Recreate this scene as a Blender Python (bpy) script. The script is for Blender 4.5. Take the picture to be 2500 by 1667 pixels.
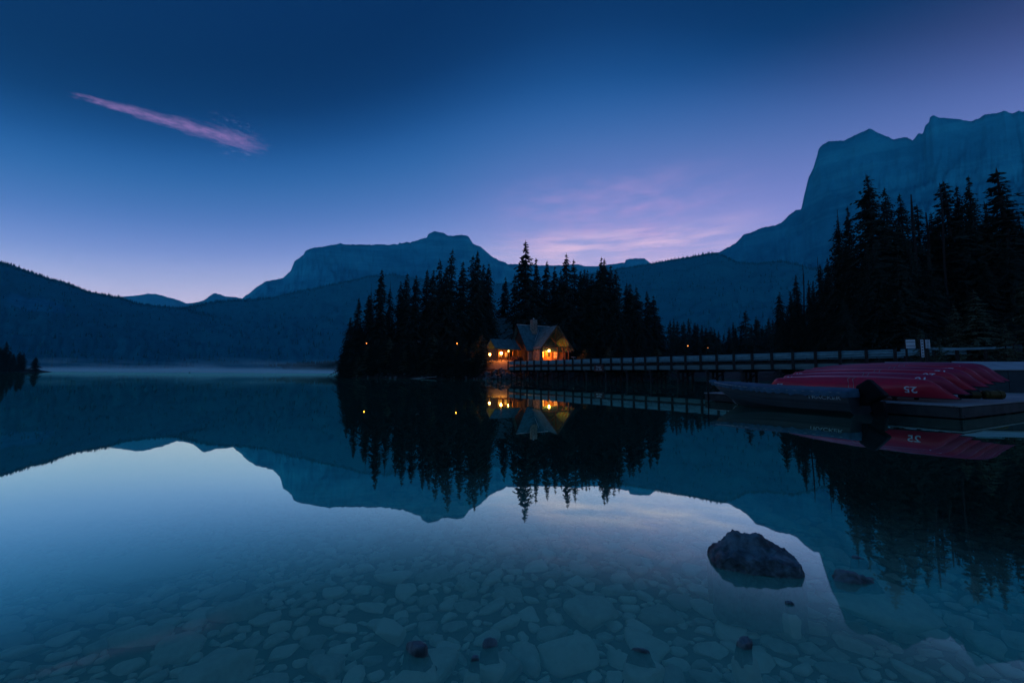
import bpy, math, random
import numpy as np
from mathutils import Vector, Matrix, noise as mnoise

random.seed(7)
RNG = np.random.default_rng(7)
R = math.radians
scene = bpy.context.scene
C = scene.collection
for o in list(bpy.data.objects):
    bpy.data.objects.remove(o)

# ------------------------------------------------------------------ camera
F = 972.0                      # 14 mm lens on a 2500 px wide frame
CAMH = 1.15
PITCH, ROLL = R(4.56), R(0.35)
cam_d = bpy.data.cameras.new('camera')
cam_d.sensor_width = 36.0
cam_d.lens = 14.0
cam_d.clip_start = 0.05
cam_d.clip_end = 60000
cam = bpy.data.objects.new('camera', cam_d)
C.objects.link(cam)
CAMROT = (Matrix.Rotation(math.pi / 2 + PITCH, 3, 'X') @ Matrix.Rotation(ROLL, 3, 'Z'))
cam.matrix_world = Matrix.Translation((0, 0, CAMH)) @ CAMROT.to_4x4()
scene.camera = cam


def ray(px, py):
    return CAMROT @ Vector(((px - 1250) / F, (833.5 - py) / F, -1.0))


def at(px, py, depth):
    """point of the view ray at world distance `depth` along Y"""
    d = ray(px, py)
    return Vector((0, 0, CAMH)) + d * (depth / d.y)


def onz(px, py, z=0.0):
    d = ray(px, py)
    return Vector((0, 0, CAMH)) + d * ((z - CAMH) / d.z)


# ------------------------------------------------------------------ node helpers
class N:
    def __init__(self, tree):
        self.t = tree

    def new(self, kind, **kw):
        n = self.t.nodes.new(kind)
        for k, v in kw.items():
            setattr(n, k, v)
        return n

    def link(self, a, b):
        self.t.links.new(a, b)

    def put(self, sock, val):
        if hasattr(val, 'is_output'):
            self.link(val, sock)
        else:
            sock.default_value = val

    def math(self, op, a, b=0.0, c=None, clamp=False):
        n = self.new('ShaderNodeMath', operation=op)
        n.use_clamp = clamp
        self.put(n.inputs[0], a)
        self.put(n.inputs[1], b)
        if c is not None:
            self.put(n.inputs[2], c)
        return n.outputs[0]

    def smooth(self, x, lo, hi, a=0.0, b=1.0):
        n = self.new('ShaderNodeMapRange', interpolation_type='SMOOTHSTEP')
        for i, v in enumerate((x, lo, hi, a, b)):
            self.put(n.inputs[i], v)
        return n.outputs[0]

    def mix(self, fac, a, b):
        n = self.new('ShaderNodeMix', data_type='RGBA')
        self.put(n.inputs[0], fac)
        self.put(n.inputs[6], a)
        self.put(n.inputs[7], b)
        return n.outputs[2]

    def noise(self, vec, scale=1.0, detail=4.0, rough=0.55, dim='3D'):
        n = self.new('ShaderNodeTexNoise', noise_dimensions=dim)
        if vec is not None:
            self.link(vec, n.inputs['Vector'])
        n.inputs['Scale'].default_value = scale
        n.inputs['Detail'].default_value = detail
        n.inputs['Roughness'].default_value = rough
        return n.outputs[0]

    def mapping(self, vec, scale=(1, 1, 1), rot=(0, 0, 0), loc=(0, 0, 0)):
        n = self.new('ShaderNodeMapping')
        self.link(vec, n.inputs[0])
        n.inputs[1].default_value = loc
        n.inputs[2].default_value = rot
        n.inputs[3].default_value = scale
        return n.outputs[0]


def lin(r, g, b):
    def f(c):
        c /= 255.0
        return c / 12.92 if c <= 0.04045 else ((c + 0.055) / 1.055) ** 2.4
    return (f(r), f(g), f(b), 1.0)


# ------------------------------------------------------------------ world: clear sky before sunrise
world = bpy.data.worlds.new('World')
scene.world = world
world.use_nodes = True
wt = world.node_tree
wt.nodes.clear()
W = N(wt)
tc = W.new('ShaderNodeTexCoord')
D = tc.outputs['Generated']
sep = W.new('ShaderNodeSeparateXYZ')
W.link(D, sep.inputs[0])
dx, dy, dz = sep.outputs
elev = W.math('DIVIDE', W.math('ARCSINE', dz), R(90))
hl = W.math('SQRT', W.math('ADD', W.math('MULTIPLY', dx, dx), W.math('MULTIPLY', dy, dy)))


def cosaz(az):
    return W.math('DIVIDE', W.math('ADD', W.math('MULTIPLY', dx, math.sin(az)), W.math('MULTIPLY', dy, math.cos(az))), W.math('MAXIMUM', hl, 0.001))


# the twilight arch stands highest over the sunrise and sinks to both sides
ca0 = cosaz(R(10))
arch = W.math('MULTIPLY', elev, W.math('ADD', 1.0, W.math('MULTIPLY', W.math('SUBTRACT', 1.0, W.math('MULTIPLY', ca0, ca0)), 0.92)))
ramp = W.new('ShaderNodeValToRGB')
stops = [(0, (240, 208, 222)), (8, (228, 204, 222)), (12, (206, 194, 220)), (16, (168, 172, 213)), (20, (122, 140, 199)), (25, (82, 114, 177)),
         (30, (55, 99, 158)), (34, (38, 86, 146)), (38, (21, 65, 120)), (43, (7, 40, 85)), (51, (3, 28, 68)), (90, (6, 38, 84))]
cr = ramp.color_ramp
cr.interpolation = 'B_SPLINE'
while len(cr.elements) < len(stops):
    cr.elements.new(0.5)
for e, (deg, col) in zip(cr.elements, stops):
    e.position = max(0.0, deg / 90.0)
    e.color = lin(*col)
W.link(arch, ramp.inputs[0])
# dawn side: the sky above the sunrise is warmer and a little brighter
SUNAZ = R(42)
caz = cosaz(SUNAZ)
warm = W.math('MULTIPLY', W.smooth(caz, 0.55, 1.0), W.smooth(elev, 0.42, 0.05))
sky = W.mix(W.math('MULTIPLY', warm, 0.42), ramp.outputs[0], lin(176, 142, 208))
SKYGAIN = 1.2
# away from the sunrise the low sky loses its pink
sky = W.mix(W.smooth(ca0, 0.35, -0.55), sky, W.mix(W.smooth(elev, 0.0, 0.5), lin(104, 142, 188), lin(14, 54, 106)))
# cirrus sheet coordinates: where the view ray meets a level sheet of cloud
up = W.math('MAXIMUM', dz, 0.05)
cx, cy = W.math('DIVIDE', dx, up), W.math('DIVIDE', dy, up)
comb = W.new('ShaderNodeCombineXYZ')
W.link(cx, comb.inputs[0]); W.link(cy, comb.inputs[1])
P2 = comb.outputs[0]


def sheet(px, py):
    d = ray(px, py).normalized()
    return Vector((d.x / d.z, d.y / d.z))


A, B = sheet(196, 237), sheet(632, 358)
e = (B - A); L = e.length; e = e / L
nrm = Vector((-e.y, e.x))
tt = W.math('DIVIDE', W.math('ADD', W.math('MULTIPLY', W.math('SUBTRACT', cx, A.x), e.x),
                             W.math('MULTIPLY', W.math('SUBTRACT', cy, A.y), e.y)), L)
ss = W.math('ADD', W.math('MULTIPLY', W.math('SUBTRACT', cx, A.x), nrm.x),
            W.math('MULTIPLY', W.math('SUBTRACT', cy, A.y), nrm.y))
comb2 = W.new('ShaderNodeCombineXYZ')
W.link(tt, comb2.inputs[0]); W.link(ss, comb2.inputs[1])
wob = W.noise(W.mapping(comb2.outputs[0], (5, 22, 1)), 1.0, 6, 0.65)
fil = W.noise(W.mapping(comb2.outputs[0], (16, 34, 1), (0, 0, R(22))), 1.0, 5, 0.55)
s2 = W.math('ADD', ss, W.math('MULTIPLY', W.math('SUBTRACT', wob, 0.5), W.math('ADD', 0.08, W.math('MULTIPLY', W.math('MAXIMUM', tt, 0.0), 0.10))))
wid = W.math('ADD', 0.022, W.math('MULTIPLY', W.math('MINIMUM', W.math('MAXIMUM', tt, 0.0), 1.0), 0.062))
band = W.smooth(W.math('DIVIDE', W.math('ABSOLUTE', s2), wid), 1.35, 0.0)
tr_ = W.math('ADD', tt, W.math('MULTIPLY', W.math('SUBTRACT', fil, 0.5), 0.35))
win = W.math('MULTIPLY', W.smooth(tr_, -0.06, 0.16), W.smooth(tr_, 1.08, 0.84))
streak = W.math('MULTIPLY', W.math('MULTIPLY', band, win), W.smooth(fil, 0.22, 0.70, 0.40, 1.0))
sky = W.mix(W.math('MULTIPLY', streak, 0.62), sky, lin(146, 112, 170))
# loose puffs beside the streak
pf = W.noise(W.mapping(comb2.outputs[0], (14, 30, 1), (0, 0, R(15))), 1.0, 6, 0.62)
pband = W.math('MULTIPLY', W.smooth(W.math('ABSOLUTE', W.math('SUBTRACT', tt, 0.86)), 0.20, 0.04),
               W.smooth(W.math('ABSOLUTE', W.math('SUBTRACT', W.math('ABSOLUTE', ss), 0.12)), 0.11, 0.01))
sky = W.mix(W.math('MULTIPLY', W.math('MULTIPLY', pband, W.smooth(pf, 0.50, 0.78)), 0.30), sky, lin(120, 125, 178))
# faint pink cirrus over the valley
az = W.math('ARCTAN2', dx, dy)
el_ = W.math('ARCSINE', dz)
comb3 = W.new('ShaderNodeCombineXYZ')
W.link(az, comb3.inputs[0]); W.link(el_, comb3.inputs[1])
Q = comb3.outputs[0]
warp = W.noise(Q, 6.0, 3, 0.5)
ci = W.noise(W.mapping(Q, (7, 26, 1), (0, 0, R(-24))), 1.0, 7, 0.60)
ci2 = W.noise(W.mapping(Q, (5, 40, 1), (0, 0, R(9))), 1.0, 6, 0.58)
m1 = W.math('MULTIPLY', W.smooth(W.math('ABSOLUTE', W.math('SUBTRACT', az, R(14))), R(22), R(2)), W.smooth(W.math('ABSOLUTE', W.math('SUBTRACT', el_, R(21))), R(7.5), R(1)))
m2 = W.math('MULTIPLY', W.smooth(W.math('ABSOLUTE', W.math('SUBTRACT', az, R(14))), R(24), R(4)), W.smooth(W.math('ABSOLUTE', W.math('SUBTRACT', el_, R(17.0))), R(4.0), R(0.5)))
cim = W.math('MULTIPLY', W.smooth(ci, 0.36, 0.74), m1)
sky = W.mix(W.math('MULTIPLY', cim, 0.42), sky, lin(190, 150, 200))
cim2 = W.math('MULTIPLY', W.smooth(ci2, 0.38, 0.72), m2)
sky = W.mix(W.math('MULTIPLY', cim2, 0.72), sky, lin(236, 196, 218))
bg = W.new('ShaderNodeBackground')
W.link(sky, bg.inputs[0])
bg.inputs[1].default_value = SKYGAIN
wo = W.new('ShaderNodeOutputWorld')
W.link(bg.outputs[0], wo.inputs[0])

# ------------------------------------------------------------------ sun still below the skyline: only a trace of warm light
sun_d = bpy.data.lights.new('sun', 'SUN')
sun_d.energy = 0.05
sun_d.angle = R(0.5)
sun_d.color = (1.0, 0.75, 0.72)
sun = bpy.data.objects.new('sun', sun_d)
C.objects.link(sun)
sun.rotation_euler = Vector((-math.sin(SUNAZ), -math.cos(SUNAZ), -math.tan(R(1)))).to_track_quat('-Z', 'Y').to_euler()

# ------------------------------------------------------------------ colour management and sampling
vs = scene.view_settings
scene.display_settings.display_device = 'sRGB'
vs.view_transform = 'Standard'
vs.look = 'None'
vs.exposure = 0.15
vs.gamma = 1.0
vs.use_curve_mapping = False
scene.cycles.use_denoising = True
scene.cycles.max_bounces = 8
scene.cycles.diffuse_bounces = 2
scene.cycles.glossy_bounces = 3
scene.cycles.transmission_bounces = 3
scene.cycles.transparent_max_bounces = 12
scene.cycles.volume_bounces = 1
scene.cycles.sample_clamp_indirect = 3.0
scene.cycles.caustics_reflective = False
scene.cycles.caustics_refractive = False
scene.cycles.volume_step_rate = 1.0
scene.cycles.volume_max_steps = 96


# ------------------------------------------------------------------ materials
MATS = {}


def mat(name, col, rough=0.8, var=0.25, scale=3.0, bump=0.0, bscale=None, spec=0.3, coat=0.0, metal=0.0,
        col2=None, stretch=(1, 1, 1), coords='Object', lo=0.35, hi=0.65):
    m = bpy.data.materials.new(name)
    m.use_nodes = True
    t = m.node_tree
    n = N(t)
    b = t.nodes['Principled BSDF']
    tcn = n.new('ShaderNodeTexCoord')
    v = n.mapping(tcn.outputs[coords], stretch)
    f = n.smooth(n.noise(v, scale, 6, 0.6), lo, hi)
    c1 = tuple(col) + (1,)
    c2 = tuple(col2) + (1,) if col2 else tuple(c * (1 - var) for c in col) + (1,)
    n.link(n.mix(f, c1, c2), b.inputs['Base Color'])
    b.inputs['Roughness'].default_value = rough
    b.inputs['Specular IOR Level'].default_value = spec
    b.inputs['Metallic'].default_value = metal
    b.inputs['Coat Weight'].default_value = coat
    b.inputs['Coat Roughness'].default_value = 0.25
    if bump:
        bn = n.new('ShaderNodeBump')
        bn.inputs['Strength'].default_value = min(1.0, bump * 4)
        bn.inputs['Distance'].default_value = bump
        n.link(n.noise(v, bscale or scale * 4, 8, 0.62), bn.inputs['Height'])
        n.link(bn.outputs[0], b.inputs['Normal'])
    MATS[name] = m
    return m


def glow(name, col, strength):
    m = bpy.data.materials.new(name)
    m.use_nodes = True
    t = m.node_tree
    n = N(t)
    b = t.nodes['Principled BSDF']
    b.inputs['Base Color'].default_value = (0.8, 0.6, 0.4, 1)
    tcn = n.new('ShaderNodeTexCoord')
    f = n.noise(tcn.outputs['Object'], 1.3, 3, 0.5)
    n.link(n.mix(f, tuple(col) + (1,), tuple(c * 0.55 for c in col) + (1,)), b.inputs['Emission Color'])
    b.inputs['Emission Strength'].default_value = strength
    MATS[name] = m
    return m


mat('rockface', (0.10, 0.22, 0.27), 0.95, 0.45, 0.004, 3.0, 0.02)
mat('needles', (0.028, 0.045, 0.034), 0.9, 0.45, 0.5, spec=0.1)
mat('needles_young', (0.095, 0.115, 0.07), 0.9, 0.45, 0.8, spec=0.1)
mat('bark', (0.030, 0.026, 0.023), 0.95, 0.4, 6.0, 0.02, stretch=(1, 1, 0.2))
mat('deadwood', (0.022, 0.020, 0.019), 0.95, 0.4, 6.0, 0.02, stretch=(1, 1, 0.2))
mat('soil', (0.022, 0.022, 0.018), 1.0, 0.5, 0.6, 0.05, 4)
mat('gravel', (0.10, 0.10, 0.105), 1.0, 0.35, 3.0, 0.03, 20)
mat('bedgravel', (0.085, 0.095, 0.075), 1.0, 0.5, 9.0, 0.02, 40)
mat('wetrock', (0.17, 0.235, 0.235), 0.65, 0.75, 11.0, 0.02, 40, spec=0.35)
mat('shorerock', (0.10, 0.115, 0.125), 0.9, 0.4, 1.2, 0.03, 8)
mat('timber', (0.035, 0.031, 0.027), 0.9, 0.4, 3.0, 0.01, stretch=(1, 1, 0.3))
mat('fascia', (0.14, 0.22, 0.22), 0.9, 0.35, 1.2, 0.006, stretch=(0.4, 1, 3))
mat('galvanised', (0.20, 0.38, 0.42), 0.6, 0.3, 1.5, spec=0.4, metal=0.2)
mat('deckboard', (0.34, 0.34, 0.33), 0.85, 0.3, 2.0, 0.004, stretch=(3, 0.3, 1))
mat('dockside', (0.06, 0.06, 0.055), 0.9, 0.4, 2.0, 0.01)
mat('plywood', (0.055, 0.075, 0.08), 0.85, 0.3, 1.2, 0.004)
mat('lid', (0.42, 0.43, 0.43), 0.8, 0.25, 1.4, 0.004)
mat('canoe', (0.78, 0.012, 0.045), 0.42, 0.25, 1.5, 0.002, 9, spec=0.4, coat=0.2)
mat('canoe_worn', (0.62, 0.025, 0.08), 0.45, 0.3, 1.5, 0.002, 9, spec=0.4, coat=0.15)
mat('canoe_rim', (0.03, 0.03, 0.03), 0.6, 0.2, 4)
mat('whitepaint', (0.72, 0.74, 0.75), 0.7, 0.2, 12)
mat('lettering', (0.45, 0.55, 0.56), 0.6, 0.15, 10)
mat('rope', (0.5, 0.44, 0.42), 0.9, 0.3, 30)
mat('boathull', (0.035, 0.045, 0.05), 0.5, 0.3, 1.5, 0.002, 6, spec=0.5)
mat('aluminium', (0.35, 0.37, 0.38), 0.45, 0.25, 3, metal=0.5)
mat('tarp', (0.05, 0.13, 0.18), 0.75, 0.35, 2.0, 0.012, 9)
mat('motor', (0.010, 0.012, 0.013), 0.6, 0.3, 4, spec=0.06)
mat('yellowplastic', (0.16, 0.085, 0.015), 0.6, 0.3, 5)
mat('shingle', (0.06, 0.17, 0.19), 0.9, 0.45, 1.5, 0.02, 5)
mat('flashing', (0.55, 0.58, 0.60), 0.5, 0.2, 2, metal=0.3)
mat('log', (0.16, 0.085, 0.04), 0.8, 0.4, 1.5, 0.01, stretch=(0.3, 0.3, 2))
mat('logdark', (0.028, 0.018, 0.012), 0.9, 0.4, 1.5, 0.01, stretch=(1, 1, 4))
mat('doorwood', (0.30, 0.15, 0.06), 0.7, 0.35, 2.0, 0.004, stretch=(4, 4, 0.4))
mat('stone', (0.26, 0.23, 0.19), 0.95, 0.5, 2.5, 0.05, 5)
mat('glass_dark', (0.02, 0.025, 0.03), 0.15, 0.2, 2, spec=0.6)
mat('signface', (0.62, 0.66, 0.68), 0.6, 0.12, 3)
mat('signdark', (0.09, 0.035, 0.03), 0.7, 0.2, 3)
mat('leaf_gold', (0.12, 0.10, 0.035), 0.9, 0.5, 0.8, spec=0.1)
mat('leaf_red', (0.12, 0.062, 0.042), 0.9, 0.5, 1.0, spec=0.1)
mat('whitewater', (0.6, 0.62, 0.62), 0.9, 0.2, 2)
glow('bulb', (1.0, 0.44, 0.10), 34.0)
glow('bulb_dim', (1.0, 0.34, 0.06), 1.4)
glow('window_lit', (1.0, 0.36, 0.055), 1.0)
glow('window_dim', (1.0, 0.42, 0.10), 0.25)

for nm, single in (('bedstone', True), ('bedcobble', False)):
    m = bpy.data.materials.new(nm)
    m.use_nodes = True
    n = N(m.node_tree)
    b = m.node_tree.nodes['Principled BSDF']
    b.inputs['Roughness'].default_value = 0.9
    tcn = n.new('ShaderNodeTexCoord')
    geo = n.new('ShaderNodeNewGeometry')
    if single:
        rnd = n.math('SUBTRACT', n.new('ShaderNodeObjectInfo').outputs['Random'], 0.5)
    else:
        rnd = n.new('ShaderNodeAttribute', attribute_name='tone').outputs['Fac']
    g_ = n.noise(geo.outputs['Position'], 22.0, 6, 0.65)
    k_ = n.math('ADD', n.math('ADD', 0.5, n.math('MULTIPLY', rnd, 0.75)), n.math('MULTIPLY', n.math('SUBTRACT', g_, 0.5), 0.7))
    n.link(n.mix(n.smooth(k_, 0.0, 1.0), (0.32, 0.34, 0.26, 1), (0.76, 0.80, 0.58, 1)), b.inputs['Base Color'])
    bn = n.new('ShaderNodeBump')
    bn.inputs['Strength'].default_value = 0.5
    bn.inputs['Distance'].default_value = 0.01
    n.link(g_, bn.inputs['Height'])
    n.link(bn.outputs[0], b.inputs['Normal'])
    MATS[nm] = m

# shingle courses: bands of slightly different tone down the slope are real courses added as bump
m = bpy.data.materials.new('mountain')
m.use_nodes = True
n = N(m.node_tree)
b = m.node_tree.nodes['Principled BSDF']
b.inputs['Roughness'].default_value = 1.0
b.inputs['Specular IOR Level'].default_value = 0.0
at_f = n.new('ShaderNodeAttribute', attribute_name='forest')
geo = n.new('ShaderNodeNewGeometry')
pos = geo.outputs['Position']
nz1 = n.noise(pos, 0.0048, 9, 0.68)
strata = n.noise(n.mapping(pos, (0.0012, 0.0012, 0.02)), 1.0, 5, 0.6)
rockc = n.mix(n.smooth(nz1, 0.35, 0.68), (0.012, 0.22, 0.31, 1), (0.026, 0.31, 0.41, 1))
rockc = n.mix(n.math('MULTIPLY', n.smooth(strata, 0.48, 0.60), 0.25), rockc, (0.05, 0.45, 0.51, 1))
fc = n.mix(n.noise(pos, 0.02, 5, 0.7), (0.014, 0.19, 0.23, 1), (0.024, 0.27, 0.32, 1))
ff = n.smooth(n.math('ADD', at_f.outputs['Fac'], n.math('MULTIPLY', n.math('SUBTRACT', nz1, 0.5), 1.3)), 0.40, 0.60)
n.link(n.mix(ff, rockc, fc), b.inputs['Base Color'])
bn = n.new('ShaderNodeBump')
bn.inputs['Strength'].default_value = 0.7
bn.inputs['Distance'].default_value = 22.0
n.link(n.noise(n.mapping(pos, (1, 1, 0.6)), 0.014, 10, 0.72), bn.inputs['Height'])
n.link(bn.outputs[0], b.inputs['Normal'])
MATS['mountain'] = m

# still lake water: mirror at grazing angles, clear and slightly milky below
m = bpy.data.materials.new('lake_water')
m.use_nodes = True
t = m.node_tree
t.nodes.clear()
n = N(t)
geo = n.new('ShaderNodeNewGeometry')
bn = n.new('ShaderNodeBump')
bn.inputs['Strength'].default_value = 0.03
bn.inputs['Distance'].default_value = 0.02
n.link(n.noise(n.mapping(geo.outputs['Position'], (0.5, 1.1, 1)), 1.0, 3, 0.5), bn.inputs['Height'])
fr = n.new('ShaderNodeLayerWeight')
fr.inputs['Blend'].default_value = 0.5
frf = n.smooth(fr.outputs['Facing'], 0.535, 0.79, 0.02, 0.965)
refl = n.new('ShaderNodeBsdfGlossy')
refl.inputs['Roughness'].default_value = 0.014
refl.inputs['Color'].default_value = (0.68, 1.0, 0.82, 1)
n.link(bn.outputs[0], refl.inputs['Normal'])
tr = n.new('ShaderNodeBsdfTransparent')
tr.inputs['Color'].default_value = (1.0, 1.0, 0.92, 1)
mx = n.new('ShaderNodeMixShader')
milk = n.new('ShaderNodeBsdfDiffuse')          # rock flour held in the glacial water
milk.inputs['Color'].default_value = (0.30, 0.92, 0.64, 1)
mx2 = n.new('ShaderNodeMixShader')
mx2.inputs[0].default_value = 0.30
n.link(tr.outputs[0], mx2.inputs[1]); n.link(milk.outputs[0], mx2.inputs[2])
n.link(frf, mx.inputs[0]); n.link(mx2.outputs[0], mx.inputs[1]); n.link(refl.outputs[0], mx.inputs[2])
out = n.new('ShaderNodeOutputMaterial')
n.link(mx.outputs[0], out.inputs['Surface'])
va = n.new('ShaderNodeVolumeAbsorption')
va.inputs['Color'].default_value = (0.35, 0.90, 0.85, 1)
va.inputs['Density'].default_value = 0.10
vsct = n.new('ShaderNodeVolumeScatter')
vsct.inputs['Color'].default_value = (0.25, 0.85, 0.95, 1)
vsct.inputs['Density'].default_value = 0.16
ad = n.new('ShaderNodeAddShader')
n.link(va.outputs[0], ad.inputs[0]); n.link(vsct.outputs[0], ad.inputs[1])
n.link(ad.outputs[0], out.inputs['Volume'])
MATS['lake_water'] = m


# ------------------------------------------------------------------ geometry helpers
class MB:
    def __init__(self):
        self.v, self.f = [], []

    def add(self, verts, faces, M=None):
        k = len(self.v)
        if M is not None:
            verts = [M @ Vector(p) for p in verts]
        self.v += [tuple(p) for p in verts]
        self.f += [tuple(i + k for i in f) for f in faces]
        return self

    def box(self, c, s, M=None, rz=0.0, taper=1.0):
        hx, hy, hz = s[0] / 2, s[1] / 2, s[2] / 2
        vs_ = []
        for z, k in ((-hz, 1.0), (hz, taper)):
            vs_ += [(-hx * k, -hy * k, z), (hx * k, -hy * k, z), (hx * k, hy * k, z), (-hx * k, hy * k, z)]
        T = Matrix.Translation(c) @ Matrix.Rotation(rz, 4, 'Z')
        if M is not None:
            T = M @ T
        return self.add(vs_, [(3, 2, 1, 0), (4, 5, 6, 7), (0, 1, 5, 4), (1, 2, 6, 5), (2, 3, 7, 6), (3, 0, 4, 7)], T)

    def beam(self, p, q, w, h):
        p, q = Vector(p), Vector(q)
        d = q - p
        x = d.normalized()
        up_ = Vector((0, 0, 1)) if abs(x.z) < 0.95 else Vector((0, 1, 0))
        y = up_.cross(x).normalized()
        z = x.cross(y)
        T = Matrix((x, y, z)).transposed().to_4x4()
        T.translation = (p + q) / 2
        return self.box((0, 0, 0), (d.length, w, h), T)

    def tube(self, pts, radii, n_=8, cap=True):
        pts = [Vector(p) for p in pts]
        if not hasattr(radii, '__len__'):
            radii = [radii] * len(pts)
        vs_, fs = [], []
        for i, p in enumerate(pts):
            d = (pts[min(i + 1, len(pts) - 1)] - pts[max(i - 1, 0)]).normalized()
            a = Vector((0, 0, 1)) if abs(d.z) < 0.9 else Vector((1, 0, 0))
            u_ = d.cross(a).normalized(); w_ = d.cross(u_)
            for k in range(n_):
                an = 2 * math.pi * k / n_
                vs_.append(p + (u_ * math.cos(an) + w_ * math.sin(an)) * radii[i])
        for i in range(len(pts) - 1):
            for k in range(n_):
                fs.append((i * n_ + k, i * n_ + (k + 1) % n_, (i + 1) * n_ + (k + 1) % n_, (i + 1) * n_ + k))
        if cap:
            fs.append(tuple(range(n_ - 1, -1, -1)))
            fs.append(tuple((len(pts) - 1) * n_ + k for k in range(n_)))
        return self.add(vs_, fs)

    def prism(self, outline, y0, y1):
        """outline in (x,z), extruded in y"""
        k = len(outline)
        vs_ = [(x, y0, z) for x, z in outline] + [(x, y1, z) for x, z in outline]
        fs = [tuple(range(k)), tuple(range(2 * k - 1, k - 1, -1))]
        fs += [(i, i + k, (i + 1) % k + k, (i + 1) % k) for i in range(k)]
        return self.add(vs_, fs)

    def mesh(self, name, smooth=False):
        me = bpy.data.meshes.new(name)
        me.from_pydata(self.v, [], self.f)
        if smooth:
            me.polygons.foreach_set('use_smooth', [True] * len(me.polygons))
        me.update()
        return me

    def build(self, name, mt, parent=None, smooth=False, bevel=0.0):
        return obj(name, self.mesh(name, smooth), mt, parent, bevel)


def obj(name, me, mt=None, parent=None, bevel=0.0):
    o = bpy.data.objects.new(name, me)
    C.objects.link(o)
    if mt is not None and not me.materials:
        me.materials.append(MATS[mt])
    if parent is not None:
        o.parent = parent
    if bevel:
        md = o.modifiers.new('bevel', 'BEVEL')
        md.width = bevel; md.segments = 3; md.limit_method = 'ANGLE'
    return o


def tag(o, label, cat, group=None):
    o['label'] = label
    o['category'] = cat
    if group:
        o['group'] = group
    return o


def structure(o):
    o['kind'] = 'structure'
    return o


def thing(name, label, cat, loc=(0, 0, 0), rz=0.0, group=None):
    o = bpy.data.objects.new(name, None)
    C.objects.link(o)
    o.empty_display_size = 0.3
    o.location = loc
    o.rotation_euler = (0, 0, rz)
    return tag(o, label, cat, group)


def grid_mesh(name, X, Y, Z, smooth=True):
    r, c = Z.shape
    v = np.stack([X, Y, Z], -1).reshape(-1, 3)
    i = np.arange((r - 1) * (c - 1))
    a = (i // (c - 1)) * c + i % (c - 1)
    f = np.stack([a, a + 1, a + c + 1, a + c], -1)
    me = bpy.data.meshes.new(name)
    me.from_pydata(v.tolist(), [], f.tolist())
    if smooth:
        me.polygons.foreach_set('use_smooth', [True] * len(me.polygons))
    me.update()
    return me


def fbm(x, y, z=0.0, o=5, h=0.9):
    return mnoise.fractal((x, y, z), h, 2.1, o)


def text_points(body, size, sub=0.0):
    cu = bpy.data.curves.new('t', 'FONT')
    cu.body = body
    cu.size = size
    cu.align_x = 'CENTER'
    cu.align_y = 'CENTER'
    cu.offset = size * 0.012
    o = bpy.data.objects.new('t', cu)
    C.objects.link(o)
    dg = bpy.context.evaluated_depsgraph_get()
    me = bpy.data.meshes.new_from_object(o.evaluated_get(dg))
    import bmesh
    bm = bmesh.new(); bm.from_mesh(me)
    bmesh.ops.triangulate(bm, faces=bm.faces[:])
    if sub:
        for _ in range(3):
            es = [e_ for e_ in bm.edges if e_.calc_length() > sub]
            if es:
                bmesh.ops.subdivide_edges(bm, edges=es, cuts=1)
                bmesh.ops.triangulate(bm, faces=bm.faces[:])
    vs_ = [tuple(v_.co) for v_ in bm.verts]
    bm.verts.index_update()
    fs = [tuple(v_.index for v_ in f_.verts) for f_ in bm.faces]
    bm.free()
    bpy.data.objects.remove(o)
    bpy.data.meshes.remove(me)
    return vs_, fs


# ------------------------------------------------------------------ mountains
def interp(pts, x):
    xs = [p[0] for p in pts]; ys = [p[1] for p in pts]
    return float(np.interp(x, xs, ys))


def smooth01(x):
    x = min(max(x, 0.0), 1.0)
    return x * x * (3 - 2 * x)


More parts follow.
